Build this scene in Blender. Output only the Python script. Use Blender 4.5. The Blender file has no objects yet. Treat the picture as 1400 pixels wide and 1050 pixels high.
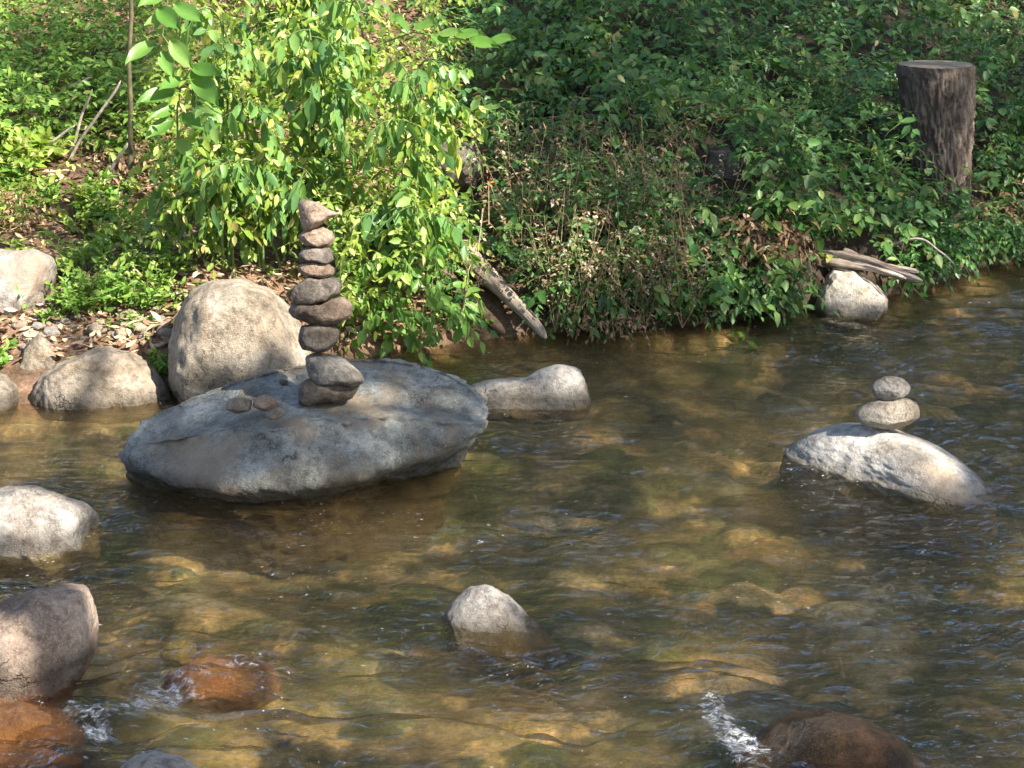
import bpy, math, random
import numpy as np
from mathutils import Vector, Matrix, noise as mnoise
random.seed(7); RNG = np.random.default_rng(7)
S = bpy.context.scene
COL = S.collection
R = math.radians

# ------------------------------------------------------------------ camera
FPX, PITCH = 2600.0, R(16.0)
CAM = np.array([0.0, 0.0, 1.6])
FWD = np.array([0, math.cos(PITCH), -math.sin(PITCH)])
UPV = np.array([0, math.sin(PITCH), math.cos(PITCH)])
RGT = np.array([1.0, 0, 0])
cd = bpy.data.cameras.new('camera'); cam = bpy.data.objects.new('camera', cd); COL.objects.link(cam)
cam.location = CAM; cam.rotation_euler = (R(90) - PITCH, 0, 0)
cd.sensor_width = 36; cd.lens = FPX / 1400 * 36; cd.clip_end = 500; cd.clip_start = 0.05
S.camera = cam

def ray(px, py):
    px = np.asarray(px, float); py = np.asarray(py, float)
    return FWD + ((px - 700) / FPX)[..., None] * RGT + ((525 - py) / FPX)[..., None] * UPV
def at_z(px, py, z):
    d = ray(px, py); return CAM + d * ((z - CAM[2]) / d[..., 2])[..., None]
def at_y(px, py, y):
    d = ray(px, py); return CAM + d * (y / d[..., 1])[..., None]
def to_px(p):
    q = p - CAM; f = q @ FWD
    return 700 + FPX * (q @ RGT) / f, 525 - FPX * (q @ UPV) / f

# ------------------------------------------------------------------ noise
PERM = RNG.permutation(256); PERM = np.concatenate([PERM, PERM, PERM])
GRAD = RNG.normal(size=(256, 3)); GRAD /= np.linalg.norm(GRAD, axis=1)[:, None]
def perlin(p):
    p = np.asarray(p, float); i = np.floor(p).astype(int); f = p - i; i &= 255
    u = f * f * f * (f * (f * 6 - 15) + 10); out = 0
    for dx in (0, 1):
        for dy in (0, 1):
            for dz in (0, 1):
                h = PERM[PERM[PERM[(i[..., 0] + dx) & 255] + ((i[..., 1] + dy) & 255)] + ((i[..., 2] + dz) & 255)]
                g = GRAD[h]
                d = g[..., 0] * (f[..., 0] - dx) + g[..., 1] * (f[..., 1] - dy) + g[..., 2] * (f[..., 2] - dz)
                w = (u[..., 0] if dx else 1 - u[..., 0]) * (u[..., 1] if dy else 1 - u[..., 1]) * (u[..., 2] if dz else 1 - u[..., 2])
                out = out + w * d
    return out * 1.6
def fbm(p, o=4, g=0.5, l=2.03):
    a, s, q = 1.0, 0.0, np.array(p, float)
    for k in range(o):
        s = s + a * perlin(q); q = q * l + 17.3; a *= g
    return s
def p2(x, y, z=0.0):
    return np.stack([x, y, np.zeros_like(x) + z], -1)
def sstep(a, b, x):
    t = np.clip((x - a) / (b - a), 0, 1); return t * t * (3 - 2 * t)
def unit(v):
    return v / np.maximum(np.linalg.norm(v, axis=-1, keepdims=True), 1e-9)

# ------------------------------------------------------------------ object helpers
def mesh_obj(name, verts, faces, mat=None, parent=None, smooth=True, origin=None, link=True):
    verts = np.asarray(verts, float)
    if origin is None: origin = np.zeros(3)
    origin = np.asarray(origin, float)
    me = bpy.data.meshes.new(name)
    v = verts - origin
    if isinstance(faces, np.ndarray) and faces.ndim == 2:
        n, k = faces.shape
        me.vertices.add(len(v)); me.vertices.foreach_set('co', v.astype(np.float32).ravel())
        me.loops.add(n * k); me.loops.foreach_set('vertex_index', faces.astype(np.int32).ravel())
        me.polygons.add(n); me.polygons.foreach_set('loop_start', np.arange(0, n * k, k, dtype=np.int32))
        me.update(calc_edges=True); me.validate()
    else:
        me.from_pydata([tuple(a) for a in v], [], [tuple(int(i) for i in f) for f in faces]); me.update()
    if smooth: me.polygons.foreach_set('use_smooth', np.ones(len(me.polygons), bool))
    o = bpy.data.objects.new(name, me); COL.objects.link(o)
    if parent is not None:
        o.parent = parent
        o.location = Vector(origin) - parent.location
    else:
        o.location = origin
    if mat: me.materials.append(mat)
    return o
def tag(o, label=None, cat=None, group=None, kind=None):
    if label: o['label'] = label
    if cat: o['category'] = cat
    if group: o['group'] = group
    if kind: o['kind'] = kind
    return o
def empty(name, loc):
    o = bpy.data.objects.new(name, None); COL.objects.link(o); o.location = Vector(loc); o.empty_display_size = 0.05
    return o
def copy_tree(o, loc, rz=0, sc=1.0):
    c = o.copy(); COL.objects.link(c); c.location = Vector(loc); c.rotation_euler = (0, 0, rz); c.scale = (sc, sc, sc)
    for ch in o.children:
        d = ch.copy(); COL.objects.link(d); d.parent = c
    return c

# ------------------------------------------------------------------ materials
class NT:
    def __init__(s, name):
        s.m = bpy.data.materials.new(name); s.m.use_nodes = True
        s.t = s.m.node_tree; s.t.nodes.clear()
        s.out = s.t.nodes.new('ShaderNodeOutputMaterial')
    def n(s, typ, **kw):
        nd = s.t.nodes.new(typ)
        for k, v in kw.items():
            if k.startswith('_'): setattr(nd, k[1:], v)
            else:
                key = k.replace('__', ' ')
                nd.inputs[key].default_value = v
        return nd
    def l(s, a, b): s.t.links.new(a, b)
    def math(s, op, a, b=None, c=None):
        nd = s.t.nodes.new('ShaderNodeMath'); nd.operation = op
        for i, v in enumerate((a, b, c)):
            if v is None: continue
            if isinstance(v, (int, float)): nd.inputs[i].default_value = v
            else: s.l(v, nd.inputs[i])
        return nd.outputs[0]
    def ramp(s, fac, stops, interp='LINEAR'):
        nd = s.t.nodes.new('ShaderNodeValToRGB'); e = nd.color_ramp; e.interpolation = interp
        while len(e.elements) < len(stops): e.elements.new(0.5)
        for el, (p, c) in zip(e.elements, stops):
            el.position = p; el.color = (*c, 1) if len(c) == 3 else c
        s.l(fac, nd.inputs[0]); return nd.outputs[0]
    def mix(s, fac, a, b, blend='MIX'):
        nd = s.t.nodes.new('ShaderNodeMix'); nd.data_type = 'RGBA'; nd.blend_type = blend
        if isinstance(fac, (int, float)): nd.inputs[0].default_value = fac
        else: s.l(fac, nd.inputs[0])
        for i, v in ((6, a), (7, b)):
            if isinstance(v, tuple): nd.inputs[i].default_value = (*v, 1)
            else: s.l(v, nd.inputs[i])
        return nd.outputs[2]
    def noise(s, vec, scale, detail=6, rough=0.6, dist=0.0):
        nd = s.n('ShaderNodeTexNoise', Scale=scale, Detail=detail, Roughness=rough, Distortion=dist)
        s.l(vec, nd.inputs['Vector']); return nd.outputs[0]
    def mapr(s, v, a, b, c=0.0, d=1.0):
        nd = s.t.nodes.new('ShaderNodeMapRange'); nd.clamp = True
        s.l(v, nd.inputs[0])
        for i, x in enumerate((a, b, c, d)): nd.inputs[i + 1].default_value = x
        return nd.outputs[0]
    def scale_vec(s, vec, sc, loc=(0, 0, 0)):
        nd = s.t.nodes.new('ShaderNodeMapping'); nd.inputs['Scale'].default_value = sc; nd.inputs['Location'].default_value = loc
        s.l(vec, nd.inputs[0]); return nd.outputs[0]
    def bump(s, h, strength, dist, normal=None):
        nd = s.n('ShaderNodeBump', Strength=strength, Distance=dist); s.l(h, nd.inputs['Height'])
        if normal: s.l(normal, nd.inputs['Normal'])
        return nd.outputs[0]

def leaf_mat(name, stops, trans=0.35, rough=0.45, spec=0.4):
    t = NT(name); g = t.n('ShaderNodeNewGeometry')
    col = t.ramp(g.outputs['Random Per Island'], stops)
    tc = t.n('ShaderNodeTexCoord')
    nz = t.noise(tc.outputs['Object'], 60, 3)
    col = t.mix(t.mapr(nz, 0.35, 0.7, 0, 0.35), col, t.mix(1.0, col, (0.55, 0.6, 0.5), 'MULTIPLY'))
    p = t.n('ShaderNodeBsdfPrincipled', Roughness=rough); p.inputs['Specular IOR Level'].default_value = spec
    t.l(col, p.inputs['Base Color'])
    tr = t.n('ShaderNodeBsdfTranslucent'); t.l(t.mix(1.0, col, (1.25, 1.2, 0.6), 'MULTIPLY'), tr.inputs['Color'])
    mx = t.n('ShaderNodeMixShader', Fac=trans); t.l(p.outputs[0], mx.inputs[1]); t.l(tr.outputs[0], mx.inputs[2])
    t.l(mx.outputs[0], t.out.inputs[0]); return t.m

def rock_mat(name, dark, mid, light, scale=7.0, bump=1.0, wet=0.05, stain=None, stain_th=0.6, seed=0.0, spk=0.5, algae=(0.11, 0.075, 0.025), wetdark=0.30):
    wet += 0.015
    t = NT(name); tc = t.n('ShaderNodeTexCoord'); g = t.n('ShaderNodeNewGeometry')
    v = t.scale_vec(tc.outputs['Object'], (1, 1, 1), (seed * 3.1, seed * 1.7, seed * 2.3))
    n1 = t.noise(v, scale, 9, 0.62, 0.4); n2 = t.noise(v, scale * 5.5, 8, 0.7); n3 = t.noise(v, scale * 26, 4, 0.75)
    base = t.ramp(n1, [(0.3, dark), (0.5, mid), (0.7, light)])
    base = t.mix(t.mapr(n2, 0.46, 0.62, 0, 0.75), base, t.mix(1.0, base, (0.42, 0.40, 0.40), 'MULTIPLY'))
    base = t.mix(t.mapr(n3, 0.55, 0.72, 0, spk), base, tuple(min(0.8, c * 1.75) for c in light))
    base = t.mix(t.mapr(n3, 0.44, 0.30, 0, spk), base, tuple(c * 0.35 for c in dark))
    vr = t.n('ShaderNodeTexVoronoi', Scale=scale * 0.45, _feature='DISTANCE_TO_EDGE'); nv = t.n('ShaderNodeTexNoise', Scale=scale * 1.2, Detail=5); t.l(v, nv.inputs['Vector'])
    va = t.n('ShaderNodeVectorMath', _operation='MULTIPLY_ADD'); t.l(nv.outputs['Color'], va.inputs[0]); va.inputs[1].default_value = (2.2 / scale,) * 3; t.l(v, va.inputs[2]); t.l(va.outputs[0], vr.inputs['Vector'])
    crack = t.math('MULTIPLY', t.mapr(vr.outputs['Distance'], 0.012, 0.0), t.mapr(t.noise(v, scale * .9, 4), 0.52, 0.62))
    base = t.mix(t.math('MULTIPLY', crack, 0.5), base, t.mix(1.0, base, (0.25, 0.22, 0.2), 'MULTIPLY'))
    npat = t.noise(v, scale * .38, 6, .7, 1.5)
    base = t.mix(t.mapr(npat, 0.50, 0.60, 0, 0.55), base, t.mix(1.0, base, (0.62, 0.54, 0.44), 'MULTIPLY'))
    base = t.mix(t.mapr(npat, 0.42, 0.34, 0, 0.4), base, t.mix(1.0, base, (1.3, 1.32, 1.35), 'MULTIPLY'))
    if stain:
        n4 = t.noise(v, scale * 0.55, 5, 0.6, 1.0)
        base = t.mix(t.mapr(n4, stain_th - 0.06, stain_th + 0.08, 0, 0.75), base, stain)
    z = t.n('ShaderNodeSeparateXYZ'); t.l(g.outputs['Position'], z.inputs[0])
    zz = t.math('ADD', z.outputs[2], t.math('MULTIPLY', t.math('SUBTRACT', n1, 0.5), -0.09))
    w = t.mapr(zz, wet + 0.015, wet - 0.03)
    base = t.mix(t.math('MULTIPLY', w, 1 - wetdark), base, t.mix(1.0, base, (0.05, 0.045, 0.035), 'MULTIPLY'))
    zz2 = t.math('ADD', z.outputs[2], t.math('MULTIPLY', t.math('SUBTRACT', n2, 0.5), -0.08))
    base = t.mix(t.mapr(zz2, 0.012, -0.03, 0, 0.8), base, algae)
    p = t.n('ShaderNodeBsdfPrincipled'); t.l(base, p.inputs['Base Color'])
    t.l(t.math('SUBTRACT', 0.85, t.math('MULTIPLY', w, 0.58)), p.inputs['Roughness']); p.inputs['Specular IOR Level'].default_value = 0.35
    h = t.math('ADD', t.math('MULTIPLY', n2, 0.8), t.math('MULTIPLY', n3, 0.35))
    h = t.math('ADD', h, t.math('MULTIPLY', n1, 1.0)); h = t.math('SUBTRACT', h, t.math('MULTIPLY', crack, .6))
    t.l(t.bump(h, 0.8 * bump, 0.022), p.inputs['Normal'])
    t.l(p.outputs[0], t.out.inputs[0]); return t.m

def wood_mat(name, a, b, c, axis=0, stretch=0.06, scale=60, bump=1.0, rough=0.8):
    t = NT(name); tc = t.n('ShaderNodeTexCoord')
    sc = [1, 1, 1]; sc[axis] = stretch
    v = t.scale_vec(tc.outputs['Object'], tuple(sc))
    n1 = t.noise(v, scale, 6, 0.65, 0.3); n2 = t.noise(v, scale * 3, 4, 0.7); n3 = t.noise(tc.outputs['Object'], 14, 5)
    n1 = t.math('ADD', t.math('MULTIPLY', n1, .72), t.math('MULTIPLY', t.noise(t.scale_vec(tc.outputs['Object'], tuple(min(1, q * 2) for q in sc)), scale * .8, 5, .75, 1.2), .28))
    col = t.ramp(n1, [(0.36, a), (0.5, b), (0.64, c)])
    col = t.mix(t.mapr(n3, 0.45, 0.65, 0, 0.6), col, t.mix(1.0, col, (0.55, 0.5, 0.5), 'MULTIPLY'))
    p = t.n('ShaderNodeBsdfPrincipled', Roughness=rough); t.l(col, p.inputs['Base Color'])
    h = t.math('ADD', n1, t.math('MULTIPLY', n2, 0.4))
    t.l(t.bump(h, 0.8 * bump, 0.012), p.inputs['Normal']); t.l(p.outputs[0], t.out.inputs[0]); return t.m

M = {}
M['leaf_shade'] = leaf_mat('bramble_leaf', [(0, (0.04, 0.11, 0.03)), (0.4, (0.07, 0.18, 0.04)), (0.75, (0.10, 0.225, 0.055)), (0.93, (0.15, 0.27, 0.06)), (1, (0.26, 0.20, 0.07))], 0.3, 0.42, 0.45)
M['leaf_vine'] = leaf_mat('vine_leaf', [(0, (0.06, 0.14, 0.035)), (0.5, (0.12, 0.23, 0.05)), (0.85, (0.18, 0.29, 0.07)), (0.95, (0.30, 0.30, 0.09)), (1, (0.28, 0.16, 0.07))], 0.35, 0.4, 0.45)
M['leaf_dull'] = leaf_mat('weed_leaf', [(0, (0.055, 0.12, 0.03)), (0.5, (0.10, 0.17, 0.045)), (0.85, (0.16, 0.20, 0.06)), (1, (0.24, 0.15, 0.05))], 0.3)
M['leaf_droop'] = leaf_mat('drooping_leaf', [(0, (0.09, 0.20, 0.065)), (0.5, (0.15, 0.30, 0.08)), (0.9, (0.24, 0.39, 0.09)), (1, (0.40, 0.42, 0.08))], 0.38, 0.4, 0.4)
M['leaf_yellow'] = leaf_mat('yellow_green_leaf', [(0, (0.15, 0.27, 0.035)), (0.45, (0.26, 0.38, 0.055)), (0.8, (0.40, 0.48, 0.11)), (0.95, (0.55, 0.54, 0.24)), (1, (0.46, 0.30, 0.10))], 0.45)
M['leaf_weed'] = leaf_mat('low_weed_leaf', [(0, (0.10, 0.22, 0.03)), (0.5, (0.18, 0.33, 0.05)), (0.9, (0.28, 0.42, 0.09)), (1, (0.38, 0.40, 0.10))], 0.38)
M['leaf_big'] = leaf_mat('broad_leaf', [(0, (0.10, 0.23, 0.04)), (0.6, (0.16, 0.31, 0.06)), (1, (0.24, 0.36, 0.10))], 0.4, 0.4)
M['leaf_dry'] = leaf_mat('dry_leaf', [(0, (0.13, 0.075, 0.04)), (0.4, (0.24, 0.14, 0.075)), (0.8, (0.36, 0.24, 0.14)), (1, (0.46, 0.36, 0.24))], 0.2, 0.7, 0.2)
M['litter'] = leaf_mat('leaf_litter', [(0, (0.12, 0.065, 0.04)), (0.3, (0.26, 0.155, 0.10)), (0.65, (0.46, 0.34, 0.22)), (0.9, (0.62, 0.52, 0.37)), (1, (0.36, 0.40, 0.12))], 0.15, 0.75, 0.2)
M['bract'] = leaf_mat('pale_seed_husk', [(0, (0.26, 0.17, 0.09)), (0.5, (0.36, 0.27, 0.16)), (0.9, (0.44, 0.37, 0.25)), (1, (0.58, 0.54, 0.42))], 0.35, 0.7, 0.2)
M['canopy'] = leaf_mat('canopy_leaf', [(0, (0.03, 0.09, 0.02)), (0.5, (0.05, 0.13, 0.03)), (1, (0.08, 0.17, 0.04))], 0.25)
def plain(name, c, rough=0.7, var=0.5, sc=40):
    t = NT(name); tc = t.n('ShaderNodeTexCoord'); n = t.noise(tc.outputs['Object'], sc, 5)
    p = t.n('ShaderNodeBsdfPrincipled', Roughness=rough)
    t.l(t.mix(t.mapr(n, 0.35, 0.65), tuple(x * (1 - var) for x in c), tuple(min(1, x * (1 + var * 0.6)) for x in c)), p.inputs['Base Color'])
    t.l(t.bump(n, 0.4, 0.004), p.inputs['Normal']); t.l(p.outputs[0], t.out.inputs[0]); return t.m
M['stem_green'] = plain('green_stem', (0.13, 0.20, 0.05)); M['stem_brown'] = plain('brown_stem', (0.11, 0.07, 0.04)); M['stem_tan'] = plain('tan_stem', (0.34, 0.25, 0.15))
M['stem_olive'] = plain('olive_bark', (0.10, 0.085, 0.04)); M['twig'] = plain('bleached_twig', (0.42, 0.36, 0.29)); M['flower_orange'] = plain('orange_petal', (0.5, 0.19, 0.08), 0.6, 0.25)
M['stump_bark'] = wood_mat('stump_bark', (0.07, 0.05, 0.037), (0.16, 0.122, 0.092), (0.27, 0.22, 0.175), axis=2, stretch=0.38, scale=30, bump=2.4)
M['cut_wood'] = wood_mat('cut_wood', (0.17, 0.125, 0.08), (0.26, 0.20, 0.13), (0.34, 0.27, 0.19), axis=0, stretch=0.6, scale=40, bump=0.5)
M['drift'] = wood_mat('weathered_driftwood', (0.09, 0.065, 0.048), (0.33, 0.265, 0.205), (0.56, 0.48, 0.40), axis=0, stretch=0.05, scale=75, bump=1.3)
M['trunk'] = wood_mat('tree_bark', (0.03, 0.022, 0.016), (0.08, 0.06, 0.045), (0.14, 0.11, 0.085), axis=2, stretch=0.2, scale=14, bump=1.5)

# rock materials
GREY = dict(dark=(0.10, 0.105, 0.10), mid=(0.21, 0.215, 0.205), light=(0.36, 0.355, 0.33))
TAN = dict(dark=(0.16, 0.13, 0.095), mid=(0.33, 0.275, 0.205), light=(0.48, 0.415, 0.33))
PALE = dict(dark=(0.19, 0.17, 0.145), mid=(0.35, 0.315, 0.275), light=(0.50, 0.465, 0.415))
PINK = dict(dark=(0.18, 0.12, 0.085), mid=(0.39, 0.285, 0.21), light=(0.54, 0.44, 0.35))
DARK = dict(dark=(0.055, 0.046, 0.038), mid=(0.155, 0.13, 0.107), light=(0.32, 0.28, 0.235))
BROWN = dict(dark=(0.085, 0.06, 0.045), mid=(0.19, 0.145, 0.11), light=(0.32, 0.26, 0.20))

# ------------------------------------------------------------------ terrain
WL = [(-1500, 565), (-400, 560), (0, 556), (150, 548), (240, 540), (420, 500), (560, 478), (640, 466), (720, 460), (800, 450), (950, 446), (1050, 434), (1110, 426), (1210, 410), (1300, 384), (1400, 350), (1600, 318), (2600, 300)]
WLw = np.array([at_z(a, b, 0.0) for a, b in WL])
def yw(x):
    k = 0
    for d in (-0.12, -0.06, 0, 0.06, 0.12): k = k + np.interp(x + d, WLw[:, 0], WLw[:, 1])
    return k / 5
def H0(x, y):
    x = np.asarray(x, float); y = np.asarray(y, float)
    s = y - yw(x)
    right = sstep(-0.35, 0.35, x)
    a = 0.05 + 0.25 * right + 0.07 * np.exp(-((x + 0.5) / 0.4) ** 2)
    sp = np.maximum(s, 0)
    up = a * (1 - np.exp(-sp / 0.22)) + (0.25 + 0.04 * right) * sp + 0.22 * np.maximum(sp - 3.2, 0)
    up = np.where(up > 7, 7 + 0.1 * (up - 7), up)
    sn = np.maximum(-s, 0)
    dn = -0.02 - (0.20 - 0.05 * sstep(4.6, 3.2, y)) * (1 - np.exp(-sn / 0.38))
    near = 0.5 * np.maximum(1.9 - y, 0)
    near = np.minimum(near, 0.5) + 0.12 * np.maximum(-0.5 - y, 0)
    z = np.where(s > 0, up - 0.02 * np.exp(-sp / 0.05), dn)
    z = np.where(y < 2.6, np.maximum(dn, -0.19) * sstep(1.6, 2.5, y) + near, z)
    n = fbm(p2(x * 1.3, y * 1.3, 3.3), 4)
    z = z + n * (0.05 * sstep(0.05, 0.6, s) + 0.02) + fbm(p2(x * 9, y * 9, 1.1), 3) * 0.012 * sstep(0.0, 0.3, s)
    return z
def axis(lo, hi, step, far_lo, far_hi):
    a = list(np.arange(lo, hi, step)); d = step
    v = a[-1]
    while v < far_hi: d *= 1.12; v += d; a.append(v)
    d = step; v = a[0]; b = []
    while v > far_lo: d *= 1.12; v -= d; b.append(v)
    return np.array(b[::-1] + a)
def grid(xs, ys):
    X, Y = np.meshgrid(xs, ys); nx, ny = len(xs), len(ys)
    i = np.arange(nx * ny).reshape(ny, nx)
    F = np.stack([i[:-1, :-1], i[:-1, 1:], i[1:, 1:], i[1:, :-1]], -1).reshape(-1, 4)
    return X, Y, F
gx = axis(-2.3, 2.5, 0.014, -70, 70); gy = axis(2.7, 7.6, 0.014, -25, 90)
X, Y, GF = grid(gx, gy); Z = H0(X, Y)
SD = Y - yw(X)
tint = np.zeros(X.shape + (4,)); tint[..., 3] = 1
ns = fbm(p2(X * 3, Y * 3, 5), 4)[..., None]
litcol = np.array([0.20, 0.125, 0.085]) * (1 + 0.5 * ns); soil = np.array([0.055, 0.04, 0.028]) * (1 + 0.4 * ns)
lw = sstep(0.3, -0.5, X)[..., None]
land = litcol * lw + soil * (1 - lw)
bed = np.array([0.20, 0.15, 0.08]) * (1 + 0.45 * ns)
wsub = sstep(0.02, -0.06, SD)[..., None]
tint[..., :3] = land * (1 - wsub) + bed * wsub
# cobbles of the stream bed raised in the ground itself
palette = np.array([.93, .95, 1.0]) * 1.15 * np.array(1) * np.array([(0.42, 0.28, 0.12), (0.30, 0.21, 0.10), (0.20, 0.155, 0.075), (0.12, 0.115, 0.05), (0.09, 0.095, 0.035), (0.24, 0.21, 0.15), (0.34, 0.20, 0.09), (0.07, 0.062, 0.04), (0.33, 0.26, 0.15), (0.06, 0.05, 0.03)])
pw_ = np.array([0.13, 0.16, 0.16, 0.15, 0.14, 0.06, 0.02, 0.08, 0.06, 0.04]); pw_ /= pw_.sum()
r_ = np.random.default_rng(21)
Zb = Z.copy()
for k in range(5200):
    cx, cy = r_.uniform(-2.5, 2.8), r_.uniform(2.5, 7.2)
    big = r_.random() ** 3.2
    ra = 0.018 + 0.105 * big; rb = ra * r_.uniform(0.55, 0.95); ang = r_.uniform(-0.6, 0.6); hh = rb * r_.uniform(0.35, 0.65)
    if cy > float(yw(np.array(cx))) - 0.03: continue
    ix = slice(*np.searchsorted(gx, (cx - ra, cx + ra))); iy = slice(*np.searchsorted(gy, (cy - ra, cy + ra)))
    xx, yy = X[iy, ix] - cx, Y[iy, ix] - cy
    if xx.size == 0: continue
    u = (xx * math.cos(ang) + yy * math.sin(ang)) / ra; v = (-xx * math.sin(ang) + yy * math.cos(ang)) / rb
    rr = u * u + v * v + 0.6 * perlin(p2(xx / ra * 1.3 + k, yy / ra * 1.5, k * 0.7))
    hgt = float(H0(np.array([cx]), np.array([cy]))[0]) - 0.3 * hh + hh * np.sqrt(np.clip(1 - rr, 0, 1))
    hgt = np.minimum(hgt, -0.025)
    m = (rr < 1) & (hgt > Zb[iy, ix])
    Zb[iy, ix][m] = hgt[m]
    c = palette[r_.choice(len(palette), p=pw_)] * r_.uniform(0.8, 1.25)
    tint[iy, ix, :3][m] = c
Z = Zb
def ground_mat():
    t = NT('ground_soil_and_stones'); g = t.n('ShaderNodeNewGeometry'); at = t.n('ShaderNodeAttribute', _attribute_name='tint')
    v = g.outputs['Position']
    n1 = t.noise(v, 16, 8, 0.65, 0.5); n2 = t.noise(v, 75, 6, 0.7); n0 = t.noise(v, 3.2, 5, 0.6, 0.6)
    c = t.mix(t.mapr(n1, 0.40, 0.62, 0, 0.85), at.outputs['Color'], t.mix(1.0, at.outputs['Color'], (0.38, 0.42, 0.30), 'MULTIPLY'))
    c = t.mix(t.mapr(n2, 0.50, 0.66, 0, 0.75), c, t.mix(1.0, c, (1.9, 1.75, 1.5), 'MULTIPLY'))
    c = t.mix(t.mapr(n2, 0.46, 0.32, 0, 0.7), c, t.mix(1.0, c, (0.3, 0.32, 0.3), 'MULTIPLY'))
    z = t.n('ShaderNodeSeparateXYZ'); t.l(v, z.inputs[0])
    under = t.mapr(z.outputs[2], -0.01, -0.05)
    c = t.mix(t.math('MULTIPLY', under, t.mapr(n0, 0.47, 0.60, 0, 0.75)), c, (0.045, 0.055, 0.018))
    p = t.n('ShaderNodeBsdfPrincipled', Roughness=0.85); t.l(c, p.inputs['Base Color']); p.inputs['Specular IOR Level'].default_value = 0.2
    t.l(t.bump(t.math('ADD', n1, t.math('MULTIPLY', n2, 0.5)), 0.6, 0.02), p.inputs['Normal']); t.l(p.outputs[0], t.out.inputs[0]); return t.m
g_o = mesh_obj('ground', np.stack([X, Y, Z], -1).reshape(-1, 3), GF, ground_mat())
ca = g_o.data.color_attributes.new('tint', 'FLOAT_COLOR', 'POINT'); ca.data.foreach_set('color', tint.astype(np.float32).ravel())
tag(g_o, 'stream bed of brown cobbles rising into a litter covered bank', None, None, 'structure')

def G(px, py):
    """first hit of the view ray with the bank (water counted at z = 0)"""
    d = ray(px, py); t = np.full(d.shape[0], 3.0); done = np.zeros(d.shape[0], bool)
    for k in range(170):
        p = CAM + d * t[:, None]
        h = np.maximum(H0(p[:, 0], p[:, 1]), 0)
        gap = p[:, 2] - h
        t = np.where(gap > 0.002, t + np.maximum(gap * 0.8, 0.004), t)
        t = np.minimum(t, 14)
    return CAM + d * t[:, None]
def hz(x, y): return float(max(H0(np.array([x]), np.array([y]))[0], 0.0))

# ------------------------------------------------------------------ rocks
import bmesh
_ico = {}
def ico(n):
    if n not in _ico:
        bm = bmesh.new(); bmesh.ops.create_icosphere(bm, subdivisions=n, radius=1)
        _ico[n] = (np.array([v.co[:] for v in bm.verts]), np.array([[v.index for v in f.verts] for f in bm.faces])); bm.free()
    return _ico[n]
def ell(cx, cy, w, h, rot=0, seed=0, irr=0.1, n=14):
    rr = np.random.default_rng(seed + 900); out = []
    for k in range(n):
        a = 2 * math.pi * k / n; q = 1 + rr.uniform(-irr, irr)
        x, y = w / 2 * q * math.cos(a), h / 2 * q * math.sin(a)
        out.append((cx + x * math.cos(rot) - y * math.sin(rot), cy + x * math.sin(rot) + y * math.cos(rot)))
    return out
def blob(name, sil, depth, hd, mat, seed=0, sub=5, pw=0.72, cpw=0.85, amp=0.03, fine=0.010, facets=5, parent=None, cap=0.8):
    sil = np.array(sil, float); rg = np.random.default_rng(seed + 5)
    c = (sil.min(0) + sil.max(0)) / 2 * 0.4 + sil.mean(0) * 0.6
    C = at_y(c[0], c[1], depth); w = unit(C - CAM); u = unit(np.cross(w, [0, 0, 1.0])); v = np.cross(u, w)
    d = ray(sil[:, 0], sil[:, 1]); t = ((C - CAM) @ w) / (d @ w); q = CAM + d * t[:, None] - C
    qu, qv = q @ u, q @ v
    # dense resample of the outline, then polar
    qq = np.stack([qu, qv], -1); dense = []
    for k in range(len(qq)):
        a, b = qq[k], qq[(k + 1) % len(qq)]
        for s in np.linspace(0, 1, 12, endpoint=False): dense.append(a + (b - a) * s)
    dense = np.array(dense); th = np.arctan2(dense[:, 1], dense[:, 0]); rad = np.hypot(dense[:, 0], dense[:, 1])
    o = np.argsort(th); th, rad = th[o], rad[o]
    th = np.concatenate([th - 2 * math.pi, th, th + 2 * math.pi]); rad = np.tile(rad, 3)
    V, F = ico(sub); V = V.copy()
    # facets: soft plane cuts on the unit shape
    for k in range(facets):
        n = rg.normal(size=3); n[2] = -abs(n[2]) - 0.35; n = n / np.linalg.norm(n); dd = rg.uniform(cap, cap + 0.15)
        e = V @ n - dd; V = V - np.where(e > 0, e * 0.85, 0)[:, None] * n
    rho = np.hypot(V[:, 0], V[:, 1]); ang = np.arctan2(V[:, 1], V[:, 0])
    Rr = sum(np.interp(ang + k, th, rad) for k in (-0.05, 0, 0.05)) / 3
    sz = np.sqrt(rad.mean() * hd)
    k = np.where(rho > 1e-6, np.minimum(rho, 1) ** pw / np.maximum(rho, 1e-6), 0)
    lu, lv = V[:, 0] * k * Rr, V[:, 1] * k * Rr
    lw_ = np.sign(V[:, 2]) * np.abs(V[:, 2]) ** cpw * hd
    P = C + lu[:, None] * u + lv[:, None] * v + lw_[:, None] * w
    nr = unit(V)
    nw = nr[:, :1] * u + nr[:, 1:2] * v + nr[:, 2:] * w
    q = (P - C) / sz
    P = P + nw * (fbm(q * 1.1 + seed * 7.7, 3)[:, None] * amp * sz + fbm(q * 4.0 + seed * 3.1, 4, 0.6)[:, None] * fine * sz * 2.2)
    org = np.array([C[0], C[1], P[:, 2].min()])
    return mesh_obj(name, P, F[:, ::-1] if False else F, mat, parent, True, org)

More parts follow.
